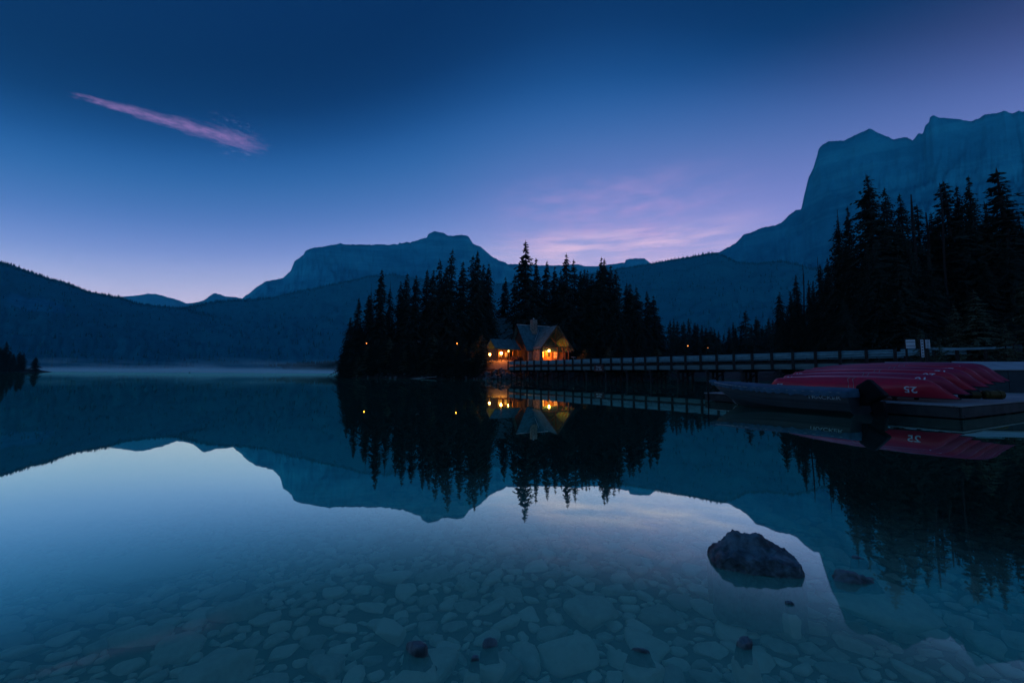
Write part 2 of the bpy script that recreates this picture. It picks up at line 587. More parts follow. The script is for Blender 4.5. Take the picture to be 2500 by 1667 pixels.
def mountain(name, label_pts, RR, R0, rows, step, rough, prof, forest, seed, ridge_jit=1.0, px_range=None, back=1.25):
    """ridge polyline in picture pixels at horizontal range RR, foot of the slope at range R0"""
    lo, hi = px_range or (label_pts[0][0], label_pts[-1][0])
    pxs = np.arange(lo, hi + 0.1, step)
    ts = list(np.linspace(0, 1, rows)) + [1.03, 1.10, 1.3]
    X = np.zeros((len(ts), len(pxs))); Y = X.copy(); Z = X.copy(); FO = X.copy()
    for j, px in enumerate(pxs):
        py = interp(label_pts, px) + ridge_jit * fbm(px * 0.09, seed, 0, 4) * 1.0
        pys = sum(interp(label_pts, px + k) for k in range(-70, 71, 10)) / 15.0
        ds = ray(px, pys)
        Zs = CAMH + ds.z / math.hypot(ds.x, ds.y) * RR
        d = ray(px, py)
        hl_ = math.hypot(d.x, d.y)
        ux, uy, el = d.x / hl_, d.y / hl_, d.z / hl_
        Zr = CAMH + el * RR
        for i, t_ in enumerate(ts):
            if t_ <= 1:
                r = R0 + (RR - R0) * t_
                w_t = smooth01((t_ - 0.72) / 0.28)
                z = -8 + (Zs * (1 - w_t) + Zr * w_t + 8) * prof(t_)
                wx, wy = ux * r, uy * r
                amp = rough * (4 * t_ * (1 - t_)) ** 0.8
                q = fbm(wx * 0.0016 + seed, wy * 0.0016, 0, 7, 0.85)
                rd = 1 - abs(fbm(wx * 0.0032 + seed, wy * 0.0032, 3.3, 5, 0.9)) * 1.6
                rd2 = 1 - abs(fbm(wx * 0.009 + seed, wy * 0.009, z * 0.004, 5, 0.8)) * 1.6
                gul = 1 - abs(fbm(px * 0.045 + seed + 1.6 * fbm(wx * 0.003, wy * 0.003, seed, 3), t_ * 1.2 + 0.02 * fbm(px * 0.1, t_ * 6, 1, 2), 7.7, 4, 0.8)) * 2
                z += amp * (0.5 * q + 0.45 * (rd - 0.6) + 0.25 * (rd2 - 0.6) + 0.10 * (gul - 0.6))
                z = min(z, CAMH + el * r * 0.985) if t_ < 0.995 else z
            else:
                r = R0 + (RR - R0) * t_
                z = Zr * (1 - (t_ - 1) * 2.2) if t_ > 1.05 else Zr * 0.985
            X[i, j], Y[i, j], Z[i, j] = ux * r, uy * r, z
            FO[i, j] = forest(px, t_, z)
    me = grid_mesh(name, X, Y, Z)
    at_ = me.attributes.new('forest', 'FLOAT', 'POINT')
    at_.data.foreach_set('value', FO.reshape(-1).astype(np.float32))
    o = structure(obj(name, me, 'mountain'))
    return o, X, Y, Z, ts


center = [(540, 760), (580, 735), (603, 720), (626, 701), (647, 688), (690, 679), (709, 662), (719, 638), (741, 623), (745, 613),
          (757, 607), (819, 597), (832, 594), (846, 597), (972, 597), (976, 593), (981, 595), (993, 590), (1002, 592), (1042, 580),
          (1045, 572), (1060, 565), (1076, 567), (1097, 576), (1128, 574), (1143, 576), (1155, 595), (1175, 604), (1204, 629),
          (1235, 642), (1262, 660), (1320, 690), (1400, 740)]
low = [(1150, 660), (1245, 645), (1264, 645), (1321, 648), (1362, 648), (1410, 645), (1430, 650), (1460, 650), (1493, 645), (1525, 641),
       (1528, 634), (1538, 632.6), (1550, 631), (1573, 631), (1579, 635), (1590, 644), (1640, 655), (1760, 680)]
farleft = [(200, 745), (289, 725), (336, 721), (361, 717), (383, 718), (437, 733), (457, 741), (495, 735), (520, 717), (527, 716),
           (553, 724), (578, 726), (640, 735), (700, 760)]
left = [(-900, 430), (-300, 560), (0, 638), (54, 656), (108, 676), (163, 690), (217, 712), (289, 725), (343, 742), (416, 749), (448, 751),
        (500, 765), (600, 800), (700, 850), (760, 890)]
skirt = [(330, 775), (400, 758), (470, 747), (530, 735), (590, 731), (660, 727), (740, 708), (830, 690), (900, 673), (960, 669), (1060, 686),
         (1200, 692), (1400, 686), (1450, 690), (1560, 720), (1660, 760)]
rforest = [(1300, 720), (1380, 682), (1440, 668), (1507, 656), (1590, 643), (1624, 637), (1688, 626), (1742, 616), (1765, 622), (1800, 640),
           (1850, 643), (1910, 636), (1950, 645), (1990, 655), (2200, 668), (2500, 640), (3000, 560), (3400, 500)]
right = [(1660, 660), (1740, 617), (1756, 616), (1798, 592), (1814, 574), (1834, 568), (1859, 556), (1895, 550), (1914, 539), (1924, 527),
         (1943, 513), (1956, 511), (1963, 477), (1974, 434), (1985, 411), (1995, 379), (1998, 364), (2008, 353), (2024, 345), (2060, 344),
         (2095, 327), (2124, 314), (2144, 325), (2170, 335), (2182, 342), (2192, 338), (2215, 335), (2228, 345), (2241, 327), (2254, 325),
         (2258, 308), (2268, 298), (2270, 288), (2278, 282), (2292, 288), (2341, 291), (2363, 297), (2386, 292), (2405, 280), (2431, 277),
         (2454, 271), (2470, 278), (2486, 271), (2500, 273), (2700, 250), (3000, 300), (3400, 420)]

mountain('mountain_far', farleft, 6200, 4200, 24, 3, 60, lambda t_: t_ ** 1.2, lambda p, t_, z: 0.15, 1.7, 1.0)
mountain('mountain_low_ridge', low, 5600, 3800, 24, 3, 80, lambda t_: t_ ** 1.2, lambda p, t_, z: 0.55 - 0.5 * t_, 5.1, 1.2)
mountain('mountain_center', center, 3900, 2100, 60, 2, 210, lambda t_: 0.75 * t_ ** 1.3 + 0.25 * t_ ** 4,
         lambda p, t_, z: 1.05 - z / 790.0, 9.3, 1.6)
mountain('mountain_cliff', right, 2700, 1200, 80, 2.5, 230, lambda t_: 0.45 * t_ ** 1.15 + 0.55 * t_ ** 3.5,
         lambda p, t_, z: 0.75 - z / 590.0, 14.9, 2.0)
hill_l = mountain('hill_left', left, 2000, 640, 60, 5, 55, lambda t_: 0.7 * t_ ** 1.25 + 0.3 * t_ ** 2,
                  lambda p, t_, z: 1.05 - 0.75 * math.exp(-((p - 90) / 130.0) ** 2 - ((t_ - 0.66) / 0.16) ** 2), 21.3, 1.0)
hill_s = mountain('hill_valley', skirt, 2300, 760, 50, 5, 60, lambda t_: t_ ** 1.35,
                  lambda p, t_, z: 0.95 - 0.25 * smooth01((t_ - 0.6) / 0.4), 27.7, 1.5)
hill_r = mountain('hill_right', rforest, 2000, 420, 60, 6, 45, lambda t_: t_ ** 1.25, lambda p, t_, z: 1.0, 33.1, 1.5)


# trees of the wooded slopes: too many and too far to count
def slope_forest(label, data, n_, hmin, hmax, ridge_share, seed, t_lo=0.05):
    o, X, Y, Z, ts = data
    rg = np.random.default_rng(seed)
    rows = sum(1 for t_ in ts if t_ <= 1)
    v, f = [], []
    for k in range(n_):
        j = rg.uniform(0, X.shape[1] - 1.01)
        t_ = rg.uniform(0.955, 1.0) if rg.random() < ridge_share else rg.uniform(t_lo, 0.97)
        i = min(t_ * (rows - 1), rows - 1.001)
        i0, j0 = int(i), int(j); a, b_ = i - i0, j - j0
        def bil(G):
            return (G[i0, j0] * (1 - a) + G[i0 + 1, j0] * a) * (1 - b_) + (G[i0, j0 + 1] * (1 - a) + G[i0 + 1, j0 + 1] * a) * b_
        x, y, z = bil(X), bil(Y), bil(Z)
        if z < 1:
            continue
        h = rg.uniform(hmin, hmax); r = h * rg.uniform(0.15, 0.24)
        q = len(v); a0 = rg.uniform(0, 6.28)
        for s in range(4):
            v.append((x + r * math.cos(a0 + s * 1.57), y + r * math.sin(a0 + s * 1.57), z - 1.0))
        v.append((x, y, z + h))
        f += [(q, q + 1, q + 4), (q + 1, q + 2, q + 4), (q + 2, q + 3, q + 4), (q + 3, q, q + 4)]
    me = bpy.data.meshes.new('forest')
    me.from_pydata(v, [], f)
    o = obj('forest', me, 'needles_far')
    o['kind'] = 'stuff'
    tag(o, label, 'forest')
    return o


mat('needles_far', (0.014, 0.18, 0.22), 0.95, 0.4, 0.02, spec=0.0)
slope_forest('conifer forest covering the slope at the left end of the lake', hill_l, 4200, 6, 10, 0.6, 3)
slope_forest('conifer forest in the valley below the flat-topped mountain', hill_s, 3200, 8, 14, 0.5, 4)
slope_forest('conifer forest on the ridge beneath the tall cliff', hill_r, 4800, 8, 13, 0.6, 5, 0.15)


# ------------------------------------------------------------------ near terrain
def smoothstep(x, a, b_):
    x = np.clip((x - a) / (b_ - a), 0, 1)
    return x * x * (3 - 2 * x)


def mound(name, cx_, cy_, rx, ry, H, step, mt, seed, flat=0.45):
    xs = np.arange(cx_ - rx * 1.25, cx_ + rx * 1.25 + 0.1, step)
    ys = np.arange(cy_ - ry * 1.25, cy_ + ry * 1.25 + 0.1, step)
    X, Y = np.meshgrid(xs, ys)
    Z = np.zeros_like(X)
    for i in range(X.shape[0]):
        for j in range(X.shape[1]):
            Z[i, j] = mound_z(X[i, j], Y[i, j], cx_, cy_, rx, ry, H, seed, flat)
    return structure(obj(name, grid_mesh(name, X, Y, Z), mt))


def mound_z(x, y, cx_, cy_, rx, ry, H, seed, flat=0.45):
    q = math.hypot((x - cx_) / rx, (y - cy_) / ry)
    q += 0.05 * fbm(x * 0.07 + seed, y * 0.07, 0, 4)
    s = min(max((1.12 - q) / (1.12 - flat), 0), 1)
    s = s * s * (3 - 2 * s)
    return -2.5 + (H + 2.5) * s + 0.18 * fbm(x * 0.35, y * 0.35, seed, 4) * min(1, s * 3)


ISL = (-1.5, 101.0, 40.0, 26.0, 3.7, 2.2, 0.74)


def island_z(x, y):
    return mound_z(x, y, *ISL[:4], ISL[4], ISL[5], ISL[6])


island = mound('island_ground', ISL[0], ISL[1], ISL[2], ISL[3], ISL[4], 1.2, 'soil', ISL[5], ISL[6])
mound('far_point_ground', -440, 312, 90, 40, 2.5, 5, 'soil', 4.4, 0.5)
mound('far_shore_ground', -330, 720, 200, 60, 9, 8, 'soil', 6.1, 0.2)

# right bank: shoreline polygon, height grows with the distance from the water
SHORE = [(80, -30), (45, -6), (38, 8), (36, 17), (30, 21.8), (23.5, 22.6), (26, 27), (31.5, 33), (35, 42), (46, 62), (52, 80), (58, 105), (72, 140), (78, 170), (70, 205),
         (60, 240), (40, 330), (-40, 420), (460, 480), (520, 200), (520, -30)]
SH = np.array(SHORE, float)


def poly_sd(x, y):
    inside = False
    dmin = 1e9
    k = len(SH)
    for i in range(k):
        ax, ay = SH[i]; bx, by = SH[(i + 1) % k]
        ex, ey = bx - ax, by - ay
        t_ = max(0, min(1, ((x - ax) * ex + (y - ay) * ey) / (ex * ex + ey * ey)))
        dmin = min(dmin, math.hypot(x - ax - ex * t_, y - ay - ey * t_))
        if (ay > y) != (by > y) and x < (bx - ax) * (y - ay) / (by - ay) + ax:
            inside = not inside
    return dmin if inside else -dmin


def bank_z(x, y):
    s = poly_sd(x, y) + 0.8 * fbm(x * 0.12, y * 0.12, 5, 3)
    if s < 0:
        return max(-3.0, s * 0.4)
    z = 2.0 * (1 - math.exp(-s / 2.6)) + 0.02 * max(0, s - 6)
    return z + 0.12 * fbm(x * 0.5, y * 0.5, 8, 3)


xs = np.concatenate([np.arange(18, 60, 1.2), np.arange(60, 140, 4), np.arange(140, 521, 20)])
ys = np.concatenate([np.arange(-28, 0, 4), np.arange(0, 50, 1.2), np.arange(50, 120, 3), np.arange(120, 480, 10)])
X, Y = np.meshgrid(xs, ys)
Z = np.array([[bank_z(x, y) for x in xs] for y in ys])
bank = structure(obj('right_bank_ground', grid_mesh('bank', X, Y, Z), 'soil'))


# ------------------------------------------------------------------ lake bed
def bed_depth(x, y):
    d = 0.30 + 0.115 * (y - 1.4) - 0.055 * x
    d = d if d > 0.34 else (0.24 + 0.10 * math.exp((d - 0.34) / 0.10) if y > -0.5 else 0.24 + 0.10 * math.exp((d - 0.34) / 0.10) + 0.35 * (y + 0.5))
    return min(d, 14.0)


def bed_z(x, y):
    return -bed_depth(x, y) + 0.035 * fbm(x * 0.9, y * 0.9, 1, 3)


g1 = np.concatenate([-np.geomspace(1000, 16, 26), np.arange(-15, 15.1, 0.3), np.geomspace(16, 300, 18)])
g2 = np.concatenate([np.arange(-40, -6, 3), np.arange(-6, 16, 0.3), np.geomspace(16.5, 1100, 30)])
X, Y = np.meshgrid(g1, g2)
Z = np.array([[bed_z(x, y) for x in g1] for y in g2])
lake_bed = structure(obj('lake_bed', grid_mesh('lake_bed', X, Y, Z), 'bedgravel'))

# water: a closed body with its surface at z = 0
wv = [(-1000, -40, 0), (320, -40, 0), (320, 1100, 0), (-1000, 1100, 0), (-1000, -40, -15), (320, -40, -15), (320, 1100, -15), (-1000, 1100, -15)]
wm = MB().add(wv, [(0, 1, 2, 3), (7, 6, 5, 4), (0, 4, 5, 1), (1, 5, 6, 2), (2, 6, 7, 3), (3, 7, 4, 0)])
water = structure(wm.build('lake_water', 'lake_water'))


# ------------------------------------------------------------------ stones on the lake bed
def ico(sub):
    import bmesh
    bm = bmesh.new()
    bmesh.ops.create_icosphere(bm, subdivisions=sub, radius=1.0)
    v = np.array([v_.co[:] for v_ in bm.verts]); bm.verts.index_update()
    f = [tuple(q.index for q in p.verts) for p in bm.faces]
    bm.free()
    return v, f


ICO2, ICO3, ICO4 = ico(2), ico(3), ico(5)


def stone_shape(base, seed, flat=0.38, ang=0.5):
    v, f = base
    rg = np.random.default_rng(seed)
    out_ = np.sign(v) * np.abs(v) ** 0.6
    for _ in range(7):                       # a few random planes cut facets
        nrm_ = rg.normal(size=3); nrm_[2] *= 0.5; nrm_ /= np.linalg.norm(nrm_)
        off = rg.uniform(0.50, 0.80)
        dd = out_ @ nrm_ - off
        out_ -= np.clip(dd, 0, None)[:, None] * nrm_[None, :] * 0.85
    for i in range(len(out_)):
        k = fbm(out_[i, 0] * 1.3 + seed * 3.1, out_[i, 1] * 1.3, out_[i, 2] * 1.3, 3)
        out_[i] *= 1 + 0.16 * k * ang * 2
    out_ /= np.abs(out_).max(0)
    return out_ * np.array([1, 1, flat]), f


VAR = []
for k in range(14):
    v, f = stone_shape(ICO3, 40 + k, 0.34 + 0.02 * (k % 5))
    mb = MB().add(v.tolist(), f)
    me = mb.mesh('stone', True)
    me.materials.append(MATS['bedstone'])
    VAR.append(me)
SMALL = [stone_shape(ICO2, 80 + k, 0.45) for k in range(10)]

pts, grid = [], {}


def free(x, y, r):
    for gx in range(int((x - 0.7) // 0.5), int((x + 0.7) // 0.5) + 1):
        for gy in range(int((y - 0.7) // 0.5), int((y + 0.7) // 0.5) + 1):
            for (a, b_, c) in grid.get((gx, gy), ()):
                if (a - x) ** 2 + (b_ - y) ** 2 < (0.98 * (c + r)) ** 2:
                    return False
    return True


def put(x, y, r):
    pts.append((x, y, r))
    grid.setdefault((int(x // 0.5), int(y // 0.5)), []).append((x, y, r))


special = []
for (px, py, r, ax, rot) in ((345, 1392, 0.62, 0.55, 0.18), (1040, 1640, 0.17, 0.85, 0.3), (1385, 1595, 0.15, 0.7, 0.1), (1430, 1490, 0.19, 0.8, -0.4),
                             (1285, 1600, 0.10, 0.9, 1.2), (960, 1410, 0.15, 0.7, 0.0), (1210, 1645, 0.13, 0.7, 0.6), (590, 1490, 0.20, 0.45, 0.5),
                             (520, 1650, 0.19, 0.6, 0.7), (960, 1540, 0.12, 0.7, 0.0), (350, 1560, 0.17, 0.4, 0.5)):
    d_ = 0.35
    p = onz(px, py, -d_)
    for _ in range(3):
        d_ = bed_depth(p.x, p.y); p = onz(px, py, -d_ + 0.06)
    special.append((p.x, p.y, r, ax, rot))
    put(p.x, p.y, r * (0.75 if r < 0.5 else 0.55))
rg = np.random.default_rng(11)
for r_lo, r_hi, tries in ((0.085, 0.125, 150), (0.055, 0.085, 2400), (0.036, 0.055, 16000), (0.024, 0.04, 34000), (0.014, 0.024, 34000)):
    for k in range(tries):
        yy = 0.9 + 9.5 * rg.random() ** 1.7
        xx = rg.uniform(-1.45, 1.45) * yy * 1.02 if rg.random() < 0.9 else rg.uniform(-9, 12)
        if r_hi <= 0.024 and yy > 2.4:
            continue
        if r_hi <= 0.04 and yy > 4.5:
            continue
        r = rg.uniform(r_lo, r_hi) * (1.0 + 0.09 * max(0, yy - 1.5))
        if free(xx, yy, r):
            put(xx, yy, r)
nspecial = len(special)
order = sorted(range(nspecial, len(pts)), key=lambda i: -pts[i][2] / max(0.9, math.hypot(pts[i][0], pts[i][1])) ** 1.4)
big = set(order[:289])


def stone_matrix(i):
    x, y, r = pts[i]
    rr = np.random.default_rng(1000 + i)
    if i < nspecial:
        x, y, r, ax, rot = special[i]
        r *= 0.85
        hz = min(r, 0.28)
        z = bed_z(x, y) + 0.06
    else:
        ax = rr.uniform(0.45, 0.9); rot = rr.normal(0.35 if x < 0 else -0.35, 0.55); hz = r * rr.uniform(0.5, 1.0)
        z = bed_z(x, y) + r * rr.uniform(0.10, 0.32)
    lim = -0.035 - 0.42 * hz
    z = min(z, lim)
    return (Matrix.Translation((x, y, z)) @ Matrix.Rotation(rot, 4, 'Z') @ Matrix.Rotation(rr.normal(0, 0.12), 4, 'X')
            @ Matrix.Rotation(rr.normal(0, 0.12), 4, 'Y') @ Matrix.Diagonal((r * 1.22, r * 1.22 * ax, hz * 1.15, 1)))


for i in list(range(nspecial)) + sorted(big):
    o = bpy.data.objects.new('stone', VAR[i % len(VAR)])
    C.objects.link(o)
    o.parent = lake_bed
    o.matrix_local = stone_matrix(i)
V, FA, TONE = [], [], []
for i in range(nspecial, len(pts)):
    if i in big:
        continue
    v, f = SMALL[i % len(SMALL)]
    M = np.array(stone_matrix(i))
    q = len(V)
    V.extend((v @ M[:3, :3].T + M[:3, 3]).tolist())
    TONE.extend([(i * 0.6180339) % 1.0 - 0.5] * len(v))
    FA.extend([(a + q, b_ + q, c + q) for a, b_, c in f])
me = bpy.data.meshes.new('cobbles')
me.from_pydata(V, [], FA)
me.polygons.foreach_set('use_smooth', [True] * len(me.polygons))
me.attributes.new('tone', 'FLOAT', 'POINT').data.foreach_set('value', np.array(TONE, np.float32))
o = obj('cobbles', me, 'bedcobble', lake_bed)
o['kind'] = 'stuff'


def inst(name, me_, parent, loc, rz=0.0, sc=(1, 1, 1), rx=0.0, ry=0.0):
    o_ = bpy.data.objects.new(name, me_)
    C.objects.link(o_)
    o_.parent = parent
    o_.location = loc
    o_.rotation_euler = (rx, ry, rz)
    o_.scale = sc
    return o_


# ------------------------------------------------------------------ rocks that break the surface
def rock(label, x0, x1, yw, h, depth_ratio, seed, sink=0.5, tilt=0.0, yaw=0.0, ang=0.5):
    """x0..x1 width in pixels at waterline row yw, h height above the water in metres"""
    a, b_ = onz(x0, yw), onz(x1, yw)
    c = (a + b_) / 2
    w_ = (b_ - a).length
    h *= 1.3
    v, f = stone_shape(ICO4, seed, 1.0, ang)
    v = v * np.array([w_ / 2, w_ / 2 * depth_ratio, h / (1 - sink) / 1.0])
    v[:, 2] -= h * sink / (1 - sink) * 1.0
    for i in range(len(v)):
        k = fbm(v[i, 0] * 9 + seed, v[i, 1] * 9, v[i, 2] * 14, 5, 0.7)
        v[i, 2] += 0.035 * min(h, 0.1) * 3 * k
    v[:, 2] = np.where(v[:, 2] > 0.7 * h, 0.7 * h + (v[:, 2] - 0.7 * h) * 0.35, v[:, 2])
    below = np.clip(-v[:, 2], 0, 0.16)[:, None]
    v[:, :2] *= 1 + 4.0 * below
    v[:, 2] = np.maximum(v[:, 2], -0.075)
    if c.y < 10:
        inst('stone', VAR[seed % len(VAR)], lake_bed, (c.x, c.y + w_ * 0.1, -0.10), yaw, (w_ * 0.95, w_ * 0.75, 0.14))
    M = Matrix.Translation((c.x, c.y + w_ / 2 * depth_ratio * 0.6, 0)) @ Matrix.Rotation(math.atan2(b_.y - a.y, b_.x - a.x) + yaw, 4, 'Z') @ Matrix.Rotation(tilt, 4, 'Y')
    mb = MB().add(v.tolist(), f)
    o = mb.build('rock', 'wetrock', None, True)
    o.matrix_world = M
    return tag(o, label, 'rock', 'rocks breaking the water near the shore')


# the large boulder: a block with a stepped front shelf and a raised back
def boulder():
    a, b_ = onz(1724, 1376), onz(1952, 1400)
    axis = (b_ - a)
    Lb = axis.length
    rows, cols = 110, 150
    prof_ridge = [(0, .02), (.03, .30), (.07, .44), (.13, .50), (.2, .74), (.3, .98), (.42, 1.0), (.58, 1.0), (.66, .88), (.76, .66), (.82, .60), (.9, .46), (.96, .34), (1, .02)]
    prof_shelf = [(0, .01), (.04, .22), (.1, .42), (.3, .50), (.55, .48), (.75, .42), (.93, .34), (1, .01)]
    Hh, Wd = 0.165, 0.28
    X = np.zeros((rows, cols)); Y = X.copy(); Z = X.copy()
    for j in range(cols):
        u = j / (cols - 1)
        endf = max(0.0, 1 - abs(2 * u - 1) ** 5) ** 0.5
        hr, hs = interp(prof_ridge, u) * Hh, interp(prof_shelf, u) * Hh
        # cross-section from front bottom over shelf and ridge to back bottom
        fy = -Wd * 0.5 * (0.15 + 0.85 * endf)
        sec = [(fy * 1.0 - 0.01, -0.30), (fy - 0.012, -0.05), (fy + 0.004, hs * 0.5), (fy + 0.022, hs), (fy * 0.15, hs * 1.08 + (hr - hs) * 0.12),
               (Wd * 0.13, hr * 0.95), (Wd * 0.25, hr), (Wd * (0.28 + 0.12 * endf), hr * 0.7), (Wd * (0.30 + 0.22 * endf), -0.02), (Wd * (0.3 + 0.2 * endf), -0.30)]
        cs = np.linspace(0, len(sec) - 1, rows)
        for i, s in enumerate(cs):
            y = np.interp(s, range(len(sec)), [p[0] for p in sec]); z = np.interp(s, range(len(sec)), [p[1] for p in sec])
            x = u * Lb
            k1 = fbm(x * 9, y * 9, z * 9, 6, 0.75); k2 = fbm(x * 28, y * 28 + 4, z * 45, 5, 0.7)
            k3 = fbm(x * 5 + 9, y * 5, z * 30, 3, 0.9)
            amp = 1.0 if z > -0.2 else 0.3
            vd = mnoise.voronoi((x * 6.5, y * 6.5 + 2, z * 13))[0]
            k3 += 0.9 * (smooth01((vd[1] - vd[0]) / 0.22) - 1.0) + 0.7 * mnoise.cell((x * 9, y * 11, z * 24))
            X[i, j] = x + 0.010 * k1
            Y[i, j] = y + amp * (0.016 * k1 + 0.004 * k2)
            Z[i, j] = z + amp * (0.010 * k1 + 0.004 * k2 + 0.009 * k3)
    X[:, 0] += 0.004; X[:, -1] -= 0.004
    me = grid_mesh('boulder', X, Y, Z)
    import bmesh
    bm = bmesh.new(); bm.from_mesh(me)
    bmesh.ops.holes_fill(bm, edges=[e_ for e_ in bm.edges if e_.is_boundary])
    bm.to_mesh(me); bm.free()
    o = obj('boulder', me, 'wetrock')
    o.matrix_world = Matrix.Translation((a.x + 0.05, a.y + 0.055, 0)) @ Matrix.Rotation(math.atan2(axis.y, axis.x), 4, 'Z')
    return tag(o, 'large dark boulder standing clear of the shallow water, biggest rock here', 'rock', 'rocks breaking the water near the shore')


boulder()
rock('flat grey slab rising just above the water right of the boulder', 2038, 2186, 1424, 0.048, 0.38, 3, 0.6, 0.06, -0.30, 0.9)
rock('faint rock edge barely awash behind the flat slab', 2079, 2116, 1364, 0.010, 0.6, 5, 0.85)
rock('tiny dark stone tip just below the big boulder', 1919, 1941, 1475, 0.012, 0.6, 8, 0.6)
rock('pointed dark stone in the shallows below the boulder', 1803, 1847, 1580, 0.030, 0.8, 12, 0.55, 0.1, 0.4)
rock('low thin dark stone like a stick on the water', 1538, 1598, 1592, 0.014, 0.22, 15, 0.6, 0.04, -0.2)
rock('rounded dark stone, middle one of three at the picture bottom', 1173, 1217, 1583, 0.030, 0.7, 19, 0.55)
rock('smallest dark stone of three at the picture bottom', 1144, 1173, 1613, 0.014, 0.6, 23, 0.6)
rock('broad dark stone, leftmost and widest of three at the bottom edge', 979, 1050, 1600, 0.040, 0.55, 27, 0.55, -0.06)
p = at(463, 903, 330)
o = rock('small dark rock in the mist far out on the lake', 460, 467, 914.4, 0.9, 0.6, 31, 0.5)
o.location = (p.x, 330, 0.0)
o.scale = (1.2, 1.2, 1.0)


# ------------------------------------------------------------------ conifers
def conifer(seed, width=0.11, start=0.06, whorls=46, per=6, power=0.85, sparse=0.0, dead_top=0.0, clump=0.030, droop=0.5, ragged=0.35):
    """unit-height tree: returns (trunk verts/faces, crown verts/faces)"""
    rg = np.random.default_rng(seed)
    tv = MB()
    bend = rg.normal(0, 0.006, 2)
    cz = np.linspace(0, 1, 9)
    tv.tube([(bend[0] * math.sin(z * 3), bend[1] * math.sin(z * 2.4), z) for z in cz], [0.0135 * (1 - z) ** 0.8 + 0.0012 for z in cz], 7)
    V, FA = [], []
    top = 1.0 - dead_top
    for w in range(whorls):
        q = (w + rg.uniform(-0.3, 0.3)) / whorls
        z = start + (top - start) * (max(q, 0) ** 0.9)
        rel = (top - z) / (top - start)
        if rel < 0.004:
            continue
        env = width * min(1.0, rel / 0.85) ** power * (1.0 if rel < 0.86 else 1 - 0.45 * (rel - 0.86) / 0.14)
        env = max(env, 0.006)
        nb = per if rel > 0.08 else 4
        wf = 1 + rg.normal(0, ragged * 0.5)
        for k in range(nb):
            if rg.random() < sparse:
                continue
            az = rg.uniform(0, 6.283)
            L_ = env * max(0.35, wf + rg.normal(0, ragged))
            ca, sa = math.cos(az), math.sin(az)
            bx, by = bend[0] * math.sin(z * 3), bend[1] * math.sin(z * 2.4)
            ns = max(2, int(L_ / (clump * 0.52)))
            for s in range(ns):
                t_ = (s + 0.6) / ns
                dist = L_ * t_
                zz = z + 0.10 * dist - droop * dist * t_ + rg.normal(0, 0.003)
                cs = clump * rg.uniform(0.55, 1.15) * (1.05 - 0.45 * t_) * (0.45 + 0.55 * min(1, L_ / 0.06))
                for sgn in (-1, 1):
                    ang = az + sgn * rg.uniform(0.35, 1.15)
                    dx_, dy_ = math.cos(ang), math.sin(ang)
                    fall = -rg.uniform(0.15, 0.75) * cs
                    px_, py_ = bx + ca * dist, by + sa * dist
                    wq = cs * rg.uniform(0.22, 0.38)
                    i0 = len(V)
                    V += [(px_, py_, zz + 0.002),
                          (px_ + dx_ * cs * 0.55 - dy_ * wq, py_ + dy_ * cs * 0.55 + dx_ * wq, zz + fall * 0.35 - wq * 0.3),
                          (px_ + dx_ * cs * 1.1, py_ + dy_ * cs * 1.1, zz + fall),
                          (px_ + dx_ * cs * 0.55 + dy_ * wq, py_ + dy_ * cs * 0.55 - dx_ * wq, zz + fall * 0.35 - wq * 1.2)]
                    FA += [(i0, i0 + 1, i0 + 2, i0 + 3)]
            # the branch wood itself
            i0 = len(V)
            e_ = (bx + ca * L_ * 0.9, by + sa * L_ * 0.9, z + 0.09 * L_ - droop * L_ * 0.85)
            V += [(bx, by, z + 0.003), (bx, by, z - 0.003), e_]
            FA += [(i0, i0 + 1, i0 + 2)]
    # leader
    i0 = len(V)
    if not dead_top:
        V += [(0.004, 0, 0.975), (-0.002, 0.0035, 0.975), (-0.002, -0.0035, 0.975), (0, 0, 1.012)]
        FA += [(i0, i0 + 1, i0 + 3), (i0 + 1, i0 + 2, i0 + 3), (i0 + 2, i0, i0 + 3)]
    return tv, V, FA


TREES = {}


def make_kind(kind, seed, leaf='needles', **kw):
    tv, V, FA = conifer(seed, **kw)
    t_me = tv.mesh('trunk', True); t_me.materials.append(MATS['bark'])
    c_me = bpy.data.meshes.new('crown'); c_me.from_pydata(V, [], FA); c_me.materials.append(MATS[leaf])
    TREES[kind] = (t_me, c_me)


for k in range(4):
    make_kind(f'narrow{k}', 100 + k, width=0.118, power=0.78, whorls=60, per=8, ragged=0.30, clump=0.034, sparse=0.05)
for k in range(4):
    make_kind(f'spruce{k}', 120 + k, width=0.165, power=0.85, whorls=54, per=8, ragged=0.36, clump=0.040, sparse=0.10)
for k in range(3):
    make_kind(f'open{k}', 140 + k, width=0.17, power=0.78, whorls=44, per=7, ragged=0.45, clump=0.042, sparse=0.22, droop=0.62)
for k in range(2):
    make_kind(f'spire{k}', 160 + k, width=0.075, power=0.55, whorls=60, per=7, ragged=0.3, clump=0.030, sparse=0.05)
for k in range(2):
    make_kind(f'deadtop{k}', 170 + k, width=0.135, power=0.75, whorls=48, per=7, ragged=0.4, clump=0.038, dead_top=0.10, sparse=0.1)
for k in range(3):
    make_kind(f'dense{k}', 180 + k, width=0.20, power=0.7, whorls=48, per=9, ragged=0.3, clump=0.04, sparse=0.0, start=0.02)
for k in range(3):
    make_kind(f'young{k}', 190 + k, 'needles_young', width=0.26, power=0.85, whorls=24, per=7, ragged=0.42, clump=0.055, sparse=0.16, start=0.08, droop=0.35)
for k in range(4):
    make_kind(f'fine{k}', 210 + k, width=(0.15, 0.125, 0.165, 0.11)[k], power=0.8, whorls=80, per=9, ragged=0.42, clump=0.026, sparse=0.18, droop=0.5)
